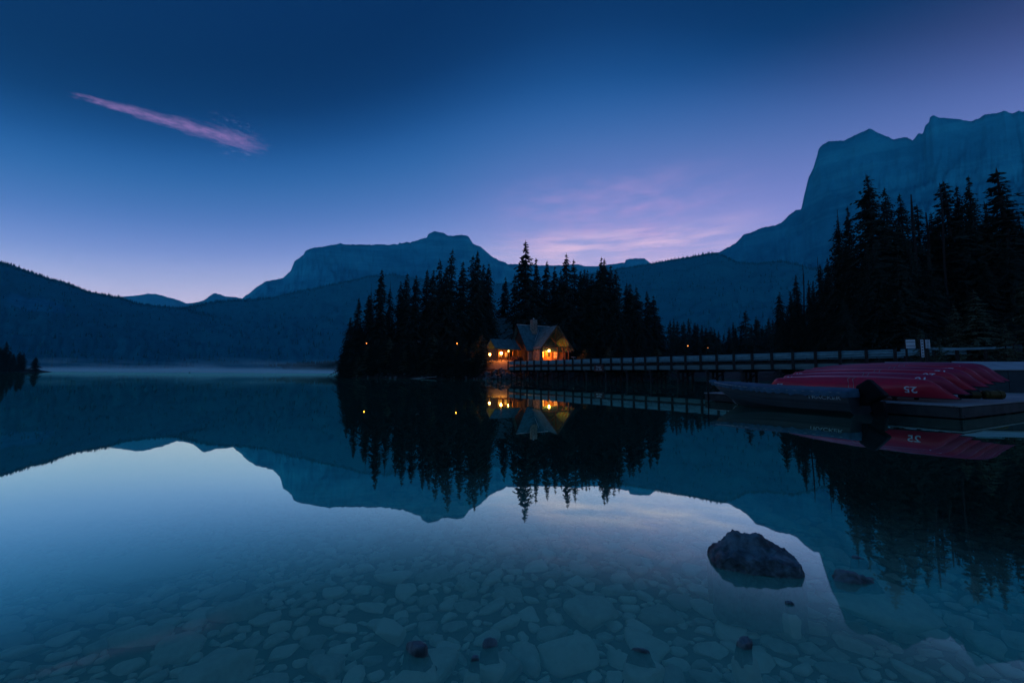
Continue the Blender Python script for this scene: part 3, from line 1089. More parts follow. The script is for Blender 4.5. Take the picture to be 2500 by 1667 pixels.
# a bare dead pole
rgs = np.random.default_rng(77)
tv = MB()
tv.tube([(0.004 * math.sin(z * 9), 0.003 * math.cos(z * 7), z) for z in np.linspace(0, 1, 10)], [0.0055 * (1 - z) ** 0.5 + 0.0016 for z in np.linspace(0, 1, 10)], 6)
sv = MB()
for k in range(70):
    z = rgs.uniform(0.3, 0.97); a = rgs.uniform(0, 6.28); l = rgs.uniform(0.006, 0.03) * (1.2 - z * 0.6)
    sv.tube([(0, 0, z), (l * math.cos(a), l * math.sin(a), z - l * 0.3)], [0.0016, 0.0006], 4)
t_me = tv.mesh('trunk', True); t_me.materials.append(MATS['deadwood'])
c_me = sv.mesh('twigs'); c_me.materials.append(MATS['deadwood'])
TREES['snag'] = (t_me, c_me)

ORD = ['first', 'second', 'third', 'fourth', 'fifth', 'sixth', 'seventh', 'eighth', 'ninth', 'tenth', 'eleventh', 'twelfth', 'thirteenth', 'fourteenth',
       'fifteenth', 'sixteenth', 'seventeenth', 'eighteenth', 'nineteenth', 'twentieth', 'twenty-first', 'twenty-second', 'twenty-third', 'twenty-fourth',
       'twenty-fifth', 'twenty-sixth', 'twenty-seventh', 'twenty-eighth', 'twenty-ninth', 'thirtieth', 'thirty-first', 'thirty-second', 'thirty-third',
       'thirty-fourth', 'thirty-fifth', 'thirty-sixth', 'thirty-seventh', 'thirty-eighth', 'thirty-ninth', 'fortieth', 'forty-first', 'forty-second',
       'forty-third', 'forty-fourth', 'forty-fifth', 'forty-sixth', 'forty-seventh', 'forty-eighth', 'forty-ninth', 'fiftieth']


def tree(kind, loc, H, wide, label, group, name='spruce_tree', rz=None, lean=0.0):
    t_me, c_me = TREES[kind]
    o = thing(name if kind != 'snag' else 'dead_tree', label, 'tree', loc, random.uniform(0, 6.28) if rz is None else rz, group)
    o.rotation_euler[0] = lean
    a = bpy.data.objects.new('trunk', t_me); C.objects.link(a); a.parent = o; a.scale = (H * wide, H * wide, H)
    b_ = bpy.data.objects.new('twigs' if kind == 'snag' else 'crown', c_me); C.objects.link(b_); b_.parent = o; b_.scale = (H * wide, H * wide, H)
    if kind == 'snag':
        b_['kind'] = 'stuff'
    return o


def tree_px(kind, px, py, depth, gz, wide, label, group, **kw):
    p_ = at(px, py, depth)
    g_ = gz(p_.x, p_.y) - 0.3
    return tree(kind, (p_.x, p_.y, g_), (p_.z - g_), wide, label, group, **kw)


# island grove: (top x, top y, kind, distance, width factor)
ISLAND = [(836, 860, 'dense0', 97, 1.0), (846, 822, 'spruce2', 99, 1.0), (857, 774, 'dense1', 96, 0.9), (877, 727, 'narrow0', 98, 1.0), (901, 719, 'spruce0', 96, 0.95),
          (908, 691, 'deadtop0', 102, 0.6), (933, 658, 'narrow1', 95, 1.0), (954, 685, 'deadtop1', 97, 0.9), (979, 686, 'narrow2', 102, 0.9),
          (994, 667, 'narrow3', 95, 1.1), (1017, 671, 'spruce1', 97, 0.9), (1044, 658, 'narrow0', 100, 1.0), (1060, 659, 'narrow2', 96, 1.0),
          (1073, 631, 'open1', 106, 0.7), (1092, 650, 'spruce2', 97, 1.0), (1106, 608, 'open0', 100, 0.8), (1131, 637, 'spruce3', 98, 0.9),
          (1156, 624, 'open2', 100, 0.8), (1166, 612, 'spruce0', 98, 0.75), (1180, 645, 'narrow1', 103, 1.0), (1194, 642, 'spruce1', 100, 0.7),
          (1235, 675, 'spruce2', 108, 0.85), (1256, 667, 'open1', 112, 0.7), (1283, 588, 'spruce3', 104, 1.02), (1308, 630, 'narrow3', 108, 0.9),
          (1336, 637, 'spruce0', 108, 0.8), (1354, 650, 'spruce1', 110, 0.8), (1369, 659, 'narrow0', 106, 0.9), (1383, 619, 'spruce2', 105, 0.85),
          (1400, 633, 'open0', 108, 0.8), (1419, 660, 'narrow1', 104, 1.0), (1428, 658, 'narrow2', 108, 1.0), (1434, 657, 'open2', 112, 0.6), (1446, 666, 'dense2', 104, 0.8),
          (1459, 656, 'spruce3', 106, 0.8), (1468, 628, 'spruce1', 102, 0.85), (1475, 632, 'spruce0', 104, 0.85), (1491, 647, 'narrow3', 102, 1.0),
          (1503, 658, 'spruce2', 100, 0.85), (1529, 691, 'narrow0', 104, 1.1), (1538, 691, 'spruce3', 101, 0.95), (1552, 700, 'dense1', 103, 0.8),
          (1579, 710, 'spruce0', 104, 0.85), (1596, 721, 'spruce1', 106, 1.0), (1609, 775, 'dense0', 108, 0.9)]
for k, (px, py, kd, dp, wd) in enumerate(ISLAND):
    if px == 1283:
        lb = 'tallest dark spruce of the island grove, right behind the lodge chimney'
    else:
        lb = f'dark spruce on the island, {ORD[k]} treetop from the left shore'
    tree_px(kd, px, py, dp, island_z, wd, lb, 'spruces on the island')
# lower spruces that fill the grove between the taller ones
for k in range(58):
    px = random.uniform(850, 1600)
    edge = min((px - 830) / 60, (1625 - px) / 60, 1.0)
    py = 905 - edge * random.uniform(70, 175)
    dp = random.uniform(92, 122) if not 1195 < px < 1410 else random.uniform(106, 124)
    if 1195 < px < 1270:
        py = max(py, 765)
    if 1000 < px < 1100 and dp < 109:
        dp += 12
    tree_px(random.choice(['spruce0', 'spruce1', 'spruce2', 'spruce3', 'dense0', 'dense1', 'dense2']), px, py, dp, island_z, random.uniform(0.9, 1.25),
            'lower dark spruce hidden among the taller island trees', 'lower spruces filling the island grove')


shore_px = [838 + 350 * (k + random.random()) / 34 for k in range(34)] + sorted(random.uniform(1440, 1610) for _ in range(12))
for k, px in enumerate(shore_px):
    x = (px - 1250) / F * 84
    y = 73.0
    while island_z(x, y) < 0.15 and y < 112:
        y += 0.3
    y += random.uniform(0.3, 2.5)
    x = (px - 1250) / F * y
    lb = (f'low dark spruce on the island waterline, {ORD[k]} from the left end' if k < 34
          else f'low dark spruce on the island shore right of the lodge, {ORD[k - 34]} from the lodge')
    tree(random.choice(['dense0', 'dense1', 'dense2', 'young1']), (x, y, island_z(x, y) - 0.2), random.uniform(2.5, 7.5), random.uniform(1.1, 1.6),
         lb, 'low spruces on the island shore')


def z6(u, v):
    return 1860 + u * 0.3316, 380 + v * 0.3316


RIGHT = [(125, 1000, 'dense0', 84, 0.62), (205, 995, 'fine3', 82, 1.0), (250, 875, 'fine0', 84, 0.7), (297, 800, 'snag', 82, 1.2), (340, 915, 'fine1', 80, 0.7),
         (378, 920, 'fine3', 78, 0.9), (408, 745, 'snag', 76, 0.8), (425, 800, 'fine0', 76, 0.85), (480, 755, 'fine2', 74, 0.7),
         (552, 398, 'snag', 68, 0.7), (558, 470, 'fine2', 67, 0.75), (632, 378, 'fine1', 66, 0.75), (765, 143, 'fine2', 62, 1.05), (900, 240, 'fine0', 64, 0.8),
         (1010, 285, 'fine0', 62, 0.8), (1095, 290, 'snag', 60, 1.8), (1140, 365, 'spire0', 64, 1.2), (1205, 418, 'snag', 60, 1.6), (1245, 420, 'fine0', 62, 0.7),
         (1275, 440, 'spire1', 66, 1.3), (1302, 203, 'snag', 58, 1.0), (1333, 195, 'spire0', 60, 1.5), (1430, 225, 'fine1', 60, 0.8), (1520, 153, 'fine1', 58, 0.8),
         (1630, 335, 'snag', 58, 0.8), (1640, 355, 'fine2', 57, 0.8), (1725, 100, 'spire1', 56, 1.7), (1800, 300, 'fine0', 60, 0.7), (1890, 440, 'fine3', 56, 0.8),
         (1985, 330, 'fine0', 58, 0.8), (2100, 300, 'fine0', 56, 0.9)]
for k, (u, v, kd, dp, wd) in enumerate(RIGHT):
    px, py = z6(u, v)
    if u == 765:
        lb = 'broad-topped tall spruce, widest of the forest beneath the cliff'
    elif kd == 'snag':
        lb = f'bare dead trunk in the right-bank forest, {ORD[k]} treetop from the bridge side'
    else:
        lb = f'dark conifer in the right-bank forest, {ORD[k]} treetop from the bridge side'
    tree_px(kd, px, py, dp, bank_z, wd, lb, 'forest on the right bank')
for k in range(95):
    px = random.uniform(1905, 2620)
    base = np.interp(px, [1890, 1980, 2040, 2100, 2300, 2500], [740, 700, 600, 560, 540, 540])
    py = base + random.uniform(20, 210)
    dp = random.uniform(52, 88) if px > 2050 else random.uniform(72, 96)
    p_ = at(px, py, dp)
    if poly_sd(p_.x, p_.y) < 2:
        continue
    tree_px(random.choice(['fine0', 'fine1', 'fine2', 'fine3', 'fine0', 'dense1', 'fine2', 'narrow1']), px, min(py, 830), dp, bank_z,
            random.uniform(0.8, 1.15), 'dark conifer inside the dense forest of the right bank', 'inner trees of the right-bank forest')
# far bank behind the bridge
FAR = [(1636, 782), (1645, 777), (1654, 783), (1669, 785), (1681, 777), (1696, 787), (1703, 790), (1714, 793), (1724, 800), (1735, 798), (1745, 803), (1754, 807),
       (1768, 815), (1780, 798), (1789, 786), (1795, 800), (1807, 810), (1821, 757), (1834, 792), (1845, 772), (1849, 780), (1860, 796), (1868, 792), (1876, 776), (1886, 780), (1898, 760)]
for k, (px, py) in enumerate(FAR):
    dp = random.uniform(196, 225)
    tree_px(random.choice(['spruce0', 'spruce1', 'narrow1', 'dense1', 'narrow3', 'open2']), px, py, dp, bank_z, random.uniform(0.8, 1.2),
            f'hazy spruce on the far bank behind the bridge, {ORD[k]} from the island', 'spruces on the far bank')
for k in range(60):
    px = random.uniform(1610, 1930)
    tree_px(random.choice(['dense0', 'dense1', 'dense2', 'spruce3']), px, random.uniform(812, 850), random.uniform(190, 240), bank_z, random.uniform(1.0, 1.5),
            'low hazy spruce filling the far bank behind the bridge', 'low trees on the far bank')
# point at the left edge of the lake
farpt = lambda x, y: 0.6
for k, (px, py, kd) in enumerate([(-14, 842, 'dense1'), (2, 846, 'dense0'), (17, 833, 'spruce0'), (27, 856, 'dense2'), (34, 862, 'spruce2'), (49, 857, 'dense1'), (59, 860, 'spruce3'), (88, 871, 'dense2')]):
    if px < 0:
        lb = 'dark spruce cut by the left picture edge'
    elif px == 88:
        lb = 'lone round-topped tree standing apart on the left shore'
    else:
        lb = f'dark spruce on the left shore, {ORD[k - 1]} from the picture edge'
    tree_px(kd, px, py, 290, farpt, 1.5 if px == 88 else 1.15, lb, 'trees on the left shore')
# dark wood on the far shore
rgf = np.random.default_rng(5)
V, FA = [], []
for k in range(1500):
    a, q = rgf.uniform(0, 6.28), math.sqrt(rgf.random())
    x, y = -330 + 190 * q * math.cos(a), 720 + 56 * q * math.sin(a)
    z = mound_z(x, y, -330, 720, 200, 60, 9, 6.1, 0.2)
    if z < 0.5:
        continue
    h = rgf.uniform(7, 15) * (0.55 + 0.45 * min(1, (x + 525) / 200)); r = h * rgf.uniform(0.13, 0.2); i0 = len(V)
    for lay in range(3):
        zz = z + h * (0.05 + 0.27 * lay); rr = r * (1 - 0.27 * lay)
        i0 = len(V)
        for s in range(6):
            V.append((x + rr * math.cos(s * 1.047 + k), y + rr * math.sin(s * 1.047 + k), zz + rgf.normal(0, 0.2)))
        V.append((x, y, z + h * (0.48 + 0.26 * lay)))
        FA += [(i0 + s, i0 + (s + 1) % 6, i0 + 6) for s in range(6)]
me = bpy.data.meshes.new('forest'); me.from_pydata(V, [], FA)
o = obj('forest', me, 'needles')
o['kind'] = 'stuff'
tag(o, 'dark low wood along the far shore left of the island', 'forest')


# ------------------------------------------------------------------ shrubs
def shrub(label, loc, rx, ry, h, leaf, seed, n_=900, cs=0.10, group=None, name='shrub', needle=False):
    rg = np.random.default_rng(seed)
    o = thing(name, label, 'shrub', loc, 0, group)
    st = MB()
    for k in range(9):
        a, q = rg.uniform(0, 6.28), rg.uniform(0.1, 0.7)
        st.tube([(0.1 * rx * math.cos(a), 0.1 * ry * math.sin(a), -0.1), (0.5 * q * rx * math.cos(a), 0.5 * q * ry * math.sin(a), h * 0.4),
                 (q * rx * math.cos(a), q * ry * math.sin(a), h * rg.uniform(0.7, 1.0))], [0.02, 0.012, 0.005], 5)
    st.build('stem', 'bark', o, True)
    V, FA = [], []
    lobes = [(rg.uniform(-0.7, 0.7) * rx, rg.uniform(-0.7, 0.7) * ry, h * rg.uniform(0.3, 0.8), rg.uniform(0.25, 0.5)) for _ in range(9)]
    for k in range(n_):
        lx, ly, lz, lr = lobes[k % 9]
        d_ = rg.normal(size=3); d_ /= np.linalg.norm(d_); q = lr * rg.uniform(0.5, 1.05)
        x, y, z = lx + d_[0] * q * rx, ly + d_[1] * q * ry, max(0.02, lz + d_[2] * q * h)
        u_ = rg.normal(size=3); u_ /= np.linalg.norm(u_); w_ = np.cross(u_, rg.normal(size=3)); w_ /= np.linalg.norm(w_)
        s = cs * rg.uniform(0.6, 1.3); i0 = len(V); c_ = np.array((x, y, z))
        V += [tuple(c_ - u_ * s), tuple(c_ + w_ * s * 0.5), tuple(c_ + u_ * s), tuple(c_ - w_ * s * 0.5)]
        FA.append((i0, i0 + 1, i0 + 2, i0 + 3))
    me_ = bpy.data.meshes.new('foliage'); me_.from_pydata(V, [], FA)
    obj('foliage', me_, leaf, o)
    return o


def undergrowth(label, pts_, n_, hh, cs, seed):
    rg = np.random.default_rng(seed)
    V, FA = [], []
    for k in range(n_):
        x, y, z = pts_(rg)
        if z is None:
            continue
        c_ = np.array((x, y, z + rg.uniform(0, hh)))
        u_ = rg.normal(size=3); u_ /= np.linalg.norm(u_); w_ = np.cross(u_, rg.normal(size=3)); w_ /= np.linalg.norm(w_)
        s_ = cs * rg.uniform(0.6, 1.4); i0 = len(V)
        V += [tuple(c_ - u_ * s_), tuple(c_ + w_ * s_ * 0.5), tuple(c_ + u_ * s_), tuple(c_ - w_ * s_ * 0.5)]
        FA.append((i0, i0 + 1, i0 + 2, i0 + 3))
    me_ = bpy.data.meshes.new('undergrowth'); me_.from_pydata(V, [], FA)
    o_ = obj('undergrowth', me_, 'needles')
    o_['kind'] = 'stuff'
    return tag(o_, label, 'undergrowth')


def isl_pts(rg):
    a, q = rg.uniform(3.0, 6.4), rg.uniform(0.78, 1.02)
    x, y = ISL[0] + ISL[2] * q * math.cos(a), ISL[1] + ISL[3] * q * math.sin(a)
    z = island_z(x, y)
    if z < 0.1 or (-8 < x < 14 and y < 88):
        return x, y, None
    return x, y, z


def bank_pts(rg):
    x, y = rg.uniform(24, 62), rg.uniform(22, 80)
    if poly_sd(x, y) < 0.6 or poly_sd(x, y) > 14:
        return x, y, None
    return x, y, bank_z(x, y)


undergrowth('dark undergrowth along the island shore', isl_pts, 12000, 1.1, 0.32, 71)
undergrowth('dark undergrowth on the right bank', bank_pts, 9000, 0.7, 0.2, 72)

# ------------------------------------------------------------------ bridge
B0, B1 = Vector((-0.6, 75.0, 0)), Vector((32.1, 33.3, 0))
BL = (B1 - B0).length
bang = math.atan2(B1.y - B0.y, B1.x - B0.x)
bridge = thing('footbridge', 'long timber footbridge with steel guardrails from the bank to the island', 'bridge', B0, bang)
BAYS = 29
bay = BL / BAYS
BW = 4.0
MB().box((BL / 2, BW / 2, 2.12), (BL, BW - 0.3, 0.16)).build('deck', 'timber', bridge)
pm = MB().box((0, 0, 0), (0.20, 0.20, 1.68)).mesh('post'); pm.materials.append(MATS['timber'])
cm = MB().box((0, 0, 0), (0.24, 0.24, 0.05)).mesh('post_cap'); cm.materials.append(MATS['timber'])
gp = [(-0.285, 0.03), (-0.25, 0.10), (-0.22, 0.10), (-0.15, 0.0), (-0.10, 0.0), (-0.03, 0.10), (0.03, 0.10), (0.10, 0.0), (0.15, 0.0), (0.22, 0.10), (0.25, 0.10), (0.285, 0.03)]


def rail_mesh(sign):
    mb = MB()
    k = len(gp)
    vs_ = [(-bay / 2 + 0.02, -sign * y, z) for z, y in gp] + [(bay / 2 - 0.02, -sign * y, z) for z, y in gp]
    vs_ += [(x, y + sign * 0.012, z) for x, y, z in vs_]
    fs = [(i, i + 1, i + k + 1, i + k) for i in range(k - 1)] + [(2 * k + i + k, 2 * k + i + k + 1, 2 * k + i + 1, 2 * k + i) for i in range(k - 1)]
    mb.add(vs_, fs)
    m_ = mb.mesh('guardrail')
    m_.materials.append(MATS['galvanised'])
    return m_


r_near, r_far = rail_mesh(1), rail_mesh(-1)
fm = MB().box((0, 0, 0), (bay - 0.03, 0.14, 0.5)).mesh('side_beam'); fm.materials.append(MATS['fascia'])
cb = MB().box((0, 0, 0), (bay - 0.02, 0.2, 0.2)).mesh('kerb_beam'); cb.materials.append(MATS['timber'])


for k in range(BAYS + 1):
    for y in (-0.12, BW + 0.12):
        po = inst('post', pm, bridge, (k * bay, y, 2.54 + random.uniform(-0.015, 0.015)), random.uniform(-0.03, 0.03))
for k in range(BAYS):
    xm = (k + 0.5) * bay
    inst('guardrail', r_near, bridge, (xm, 0.09, 3.045))
    inst('guardrail', r_far, bridge, (xm, BW - 0.09, 3.045))
    inst('side_beam', fm, bridge, (xm, 0.06, 1.97))
    inst('side_beam', fm, bridge, (xm, BW - 0.06, 1.97))
    inst('kerb_beam', cb, bridge, (xm, 0.35, 2.32))
pl = MB().tube([(0, 0, -1.5), (0, 0, 1.72)], [0.17, 0.15], 10).mesh('pile', True); pl.materials.append(MATS['timber'])
cap = MB().box((0, 0, 0), (0.32, BW + 0.3, 0.34)).mesh('pile_cap'); cap.materials.append(MATS['timber'])
for k in range(0, BAYS, 2):
    x = (k + 0.35) * bay
    inst('pile_cap', cap, bridge, (x, BW / 2, 1.56))
    for y in (0.25, 1.45, 2.6, 3.75):
        inst('pile', pl, bridge, (x + random.uniform(-0.08, 0.08), y, random.uniform(-0.03, 0.0)), random.uniform(0, 6), rx=random.uniform(-0.02, 0.02))
    br = MB().beam((x + 0.17, 0.2, 0.25), (x + 0.17, BW - 0.2, 1.35), 0.06, 0.2)
    br.build('brace', 'timber', bridge)
# notice board on the side beam
sx = None
for k in range(400):
    x = BL * k / 400
    wp = bridge.matrix_basis @ Vector((x, -0.3, 1.9))
    if 1250 + F * wp.x / wp.y * 1.0 >= 1461:
        sx = x; break
sg = thing('notice_board', 'dark red notice board with pale writing fixed to the bridge side', 'sign', bridge.matrix_basis @ Vector((sx, -0.28, 1.95)), bang)
MB().box((0, 0, 0), (1.75, 0.05, 0.95)).build('board', 'signdark', sg)
v, f = text_points('Danger', 0.30)
MB().add([(x, -0.03, y + 0.16) for x, y, _ in v], f).build('writing', 'whitepaint', sg)
for x0, w_ in ((-0.32, 0.40), (0.30, 0.52)):
    MB().box((x0, -0.03, -0.17), (w_, 0.008, 0.075)).build('writing_line', 'whitepaint', sg)


# ------------------------------------------------------------------ buildings
def roof_slab(parent, p0, p1, p2, p3, th, mt, name='roof_slope'):
    """four corners (eave0, eave1, ridge1, ridge0) extruded down by th"""
    P = [Vector(q) for q in (p0, p1, p2, p3)]
    nn = (P[1] - P[0]).cross(P[3] - P[0]).normalized()
    if nn.z < 0:
        nn = -nn
    mb = MB().add([q for q in P] + [q - nn * th for q in P], [(0, 1, 2, 3), (7, 6, 5, 4), (0, 4, 5, 1), (1, 5, 6, 2), (2, 6, 7, 3), (3, 7, 4, 0)])
    return mb.build(name, mt, parent)


def courses(roof, p0, p1, p2, p3, n_, mt='shingle', proud=0.03):
    """shingle courses: overlapping strips laid from eave to ridge, each its own piece"""
    P = [Vector(q) for q in (p0, p1, p2, p3)]
    nn = (P[1] - P[0]).cross(P[3] - P[0]).normalized()
    if nn.z < 0:
        nn = -nn
    for k in range(n_):
        a0, a1 = k / n_, (k + 1) / n_
        l0, r0 = P[0].lerp(P[3], a0), P[1].lerp(P[2], a0)
        l1, r1 = P[0].lerp(P[3], a1), P[1].lerp(P[2], a1)
        mb = MB().add([l0 + nn * proud, r0 + nn * proud, r1 + nn * 0.006, l1 + nn * 0.006, l0 + nn * 0.002, r0 + nn * 0.002],
                      [(0, 1, 2, 3), (4, 5, 1, 0), (0, 3, 4), (1, 5, 2)])
        mb.build('shingle_course', mt, roof)


def window(parent, c, w_, h_, M, lit='window_lit', cols=2, rows=2):
    fr_ = MB()
    t_ = 0.09
    for dx_ in (-w_ / 2 - t_ / 2, w_ / 2 + t_ / 2):
        fr_.box((dx_, -0.03, 0), (t_, 0.1, h_ + 2 * t_))
    for dz_ in (-h_ / 2 - t_ / 2, h_ / 2 + t_ / 2):
        fr_.box((0, -0.03, dz_), (w_, 0.1, t_))
    for k in range(1, cols):
        fr_.box((-w_ / 2 + w_ * k / cols, -0.02, 0), (0.05, 0.06, h_))
    for k in range(1, rows):
        fr_.box((0, -0.022, -h_ / 2 + h_ * k / rows), (w_, 0.05, 0.05))
    o_ = fr_.build('window', 'log', parent)
    o_.matrix_local = M @ Matrix.Translation(c)
    q = MB().box((0, 0.0, 0), (w_ - 0.004, 0.02, h_ - 0.004)).build('pane', lit, o_)
    return o_


def point_light(loc, energy, col=(1.0, 0.21, 0.016), radius=0.12, parent=None):
    d_ = bpy.data.lights.new('lamp_light', 'POINT')
    d_.energy = energy
    d_.color = col
    d_.shadow_soft_size = radius
    o_ = bpy.data.objects.new('lamp_light', d_)
    C.objects.link(o_)
    o_.location = loc
    if parent:
        o_.parent = parent
    return o_


# main lodge: steep shingled roof with a cross gable over an open timber porch
LA = R(27)
LO = at(1290, 880, 85)
gz = 3.85
LO.z = gz
lodge = thing('lodge', 'lit log and stone lodge with steep shingle roof and stone chimney', 'house', LO, LA)
# local: x along the ridge (to the right, away), y towards the back; front wall at y = 0
LW, LD, EH, RH = 9.8, 8.0, 3.0, 8.1
wall = MB().prism([(0, 0), (LD, 0), (LD, EH), (LD / 2, RH - 0.35), (0, EH)], 0, 0.3)
wall_l = wall.build('gable_wall', 'logdark', lodge)
wall_l.matrix_local = Matrix(((0, 1, 0, 0), (1, 0, 0, 0), (0, 0, 1, 0), (0, 0, 0, 1)))
wr = MB().prism([(0, 0), (LD, 0), (LD, EH), (LD / 2, RH - 0.35), (0, EH)], LW - 0.3, LW).build('gable_wall', 'logdark', lodge)
wr.matrix_local = Matrix(((0, 1, 0, 0), (1, 0, 0, 0), (0, 0, 1, 0), (0, 0, 0, 1)))
MB().box((LW / 2, LD - 0.15, EH / 2), (LW - 0.62, 0.3, EH)).build('rear_wall', 'logdark', lodge)
MB().box((LW / 2, 0.15, EH / 2), (LW - 0.62, 0.3, EH)).build('front_wall', 'doorwood', lodge)
MB().box((LW / 2, LD / 2, -0.25), (LW + 0.2, LD + 0.2, 0.5)).build('foundation', 'stone', lodge)
# vertical boards on the left gable
for k in range(20):
    y = 0.2 + k * 0.39
    hh = EH + (RH - 0.5 - EH) * (1 - abs(y + 0.17 - LD / 2) / (LD / 2)) - 0.1
    MB().box((-0.02, y + 0.17, 1.2 + (hh - 1.2) / 2), (0.04, 0.35, hh - 1.2)).build('board', 'logdark', lodge)
ov = 0.7
sl = (RH - EH) / (LD / 2)
ez = EH - ov * sl
e0, e1 = (-0.8, -ov, ez), (LW + 0.8, -ov, ez)
g0, g1 = (-0.8, LD / 2, RH), (LW + 0.8, LD / 2, RH)
rf = roof_slab(lodge, e0, e1, g1, g0, 0.18, 'shingle', 'roof')
courses(rf, e0, e1, g1, g0, 18)
b0_, b1_ = (LW + 0.8, LD + ov, ez), (-0.8, LD + ov, ez)
rb = roof_slab(lodge, b0_, b1_, g0, g1, 0.18, 'shingle', 'roof')
MB().box((LW / 2, LD / 2, RH + 0.04), (LW + 1.6, 0.3, 0.1)).build('ridge_cap', 'flashing', rf)
# barge boards
for x in (-0.86, LW + 0.86):
    for y in (-ov, LD + ov):
        MB().beam((x, y, ez - 0.12), (x, LD / 2, RH - 0.12), 0.08, 0.3).build('barge_board', 'logdark', lodge)
# cross gable
cu, cwid, prot = 4.9, 3.9, 3.3
cRH = 7.45
csl = (cRH - 2.75) / cwid
yin = LD / 2 * (cRH - EH) / (RH - EH)
for s in (-1, 1):
    ee0 = (cu + s * (cwid + 0.3), -prot - 0.5, cRH - csl * (cwid + 0.3))
    ee1 = (cu + s * (cwid + 0.3), -0.25, cRH - csl * (cwid + 0.3))
    gg1 = (cu, yin, cRH + 0.05)
    gg0 = (cu, -prot - 0.5, cRH + 0.05)
    if s < 0:
        r_ = roof_slab(lodge, ee0, ee1, gg1, gg0, 0.18, 'shingle', 'porch_roof')
        courses(r_, ee0, ee1, gg1, gg0, 15)
        MB().tube([Vector(ee1) + Vector((0.0, 0, 0.12)), Vector(gg1).lerp(Vector(ee1), 0.12) + Vector((0, 0, 0.12))], 0.06, 6).build('valley_flashing', 'flashing', r_)
    else:
        r_ = roof_slab(lodge, ee1, ee0, gg0, gg1, 0.18, 'shingle', 'porch_roof')
        courses(r_, ee1, ee0, gg0, gg1, 15)
    MB().beam((cu + s * (cwid + 0.3), -prot - 0.56, cRH - csl * (cwid + 0.3) - 0.16), (cu, -prot - 0.56, cRH - 0.12), 0.1, 0.34).build('barge_board', 'log', lodge)
    for k in range(3):
        y = -0.7 - k * 1.1
        MB().beam((cu + s * (cwid + 0.25), y, cRH - csl * (cwid + 0.25) - 0.3), (cu + s * (cwid - 1.4), y, cRH - csl * (cwid - 1.4) - 0.3), 0.14, 0.16).build('rafter_tail', 'log', lodge)
# porch floor, posts, truss
MB().box((cu, -prot / 2, -0.2), (cwid * 2, prot - 0.02, 0.5)).build('porch_floor', 'deckboard', lodge)
for x in (cu - 3.35, cu + 0.55, cu + 2.0, cu + 3.35):
    MB().tube([(x, -prot + 0.25, 0.05), (x, -prot + 0.25, 2.85)], [0.16, 0.14], 10).build('porch_post', 'log', lodge, True)
    if x > cu + 1:
        for s in (-1, 1):
            MB().beam((x, -prot + 0.25, 2.1), (x + s * 0.55, -prot + 0.25, 2.78), 0.1, 0.12).build('knee_brace', 'log', lodge)
MB().beam((cu - 3.6, -prot + 0.25, 2.93), (cu + 3.6, -prot + 0.25, 2.93), 0.24, 0.28).build('tie_beam', 'log', lodge)
MB().beam((cu, -prot + 0.25, 3.0), (cu, -prot + 0.25, cRH - 0.4), 0.2, 0.2).build('king_post', 'log', lodge)
for s in (-1, 1):
    MB().beam((cu, -prot + 0.25, 3.9), (cu + s * 1.5, -prot + 0.25, cRH - csl * 1.5 - 0.35), 0.16, 0.18).build('truss_strut', 'log', lodge)
# stone wing wall on the left of the porch and the wall behind the porch
MB().box((cu - cwid + 0.10, -prot / 2, 1.4), (0.35, prot - 0.1, 2.8)).build('stone_wall', 'stone', lodge)
MB().box((cu - cwid + 1.0, -0.15, 1.4), (1.5, 0.25, 2.8)).build('stone_wall', 'stone', lodge)
MB().box((0.3, -0.14, 1.35), (0.9, 0.26, 2.7)).build('stone_pillar', 'stone', lodge)
rgst = np.random.default_rng(2)
sm = [stone_shape(ICO2, 300 + k, 0.5) for k in range(6)]
sm2 = []
for v, f in sm:
    m_ = MB().add(v.tolist(), f).mesh('stone', True); m_.materials.append(MATS['stone']); sm2.append(m_)
for k in range(70):
    y, z = -rgst.uniform(0.1, prot - 0.1), rgst.uniform(0.1, 2.7)
    inst('stone', sm2[k % 6], lodge, (cu - cwid - 0.10, y, z), 0, (rgst.uniform(0.09, 0.2), rgst.uniform(0.07, 0.12), 0.12), rx=rgst.uniform(-0.3, 0.3), ry=math.pi / 2)
for k in range(60):
    x, z = cu - cwid + rgst.uniform(-0.1, 0.3), rgst.uniform(0.05, 2.75)
    inst('stone', sm2[k % 6], lodge, (x, -prot + 0.03, z), 0, (rgst.uniform(0.09, 0.2), rgst.uniform(0.07, 0.12), 0.12), rx=math.pi / 2)
# door with glazing, side windows
door = MB().box((cu + 0.1, -0.08, 1.1), (1.1, 0.14, 2.2)).build('door', 'doorwood', lodge)
MB().box((cu + 0.1, -0.165, 1.45), (0.6, 0.03, 1.0)).build('pane', 'glass_dark', door)
MB().box((cu + 0.53, -0.18, 1.0), (0.06, 0.08, 0.16)).build('handle', 'flashing', door)
for x in (cu - 0.75, cu + 0.95):
    MB().box((x, -0.07, 1.2), (0.14, 0.16, 2.4)).build('door_frame', 'log', lodge)
window(lodge, (cu - 1.6, -0.08, 1.45), 1.0, 1.5, Matrix.Identity(4), 'window_lit')
window(lodge, (cu + 2.0, -0.08, 1.45), 1.2, 1.5, Matrix.Identity(4), 'window_dim')
for k in range(14):
    MB().box((cu + 1.35 + k * 0.17, -0.06, 0.36), (0.13, 0.1, 0.66)).build('board', 'doorwood', lodge)
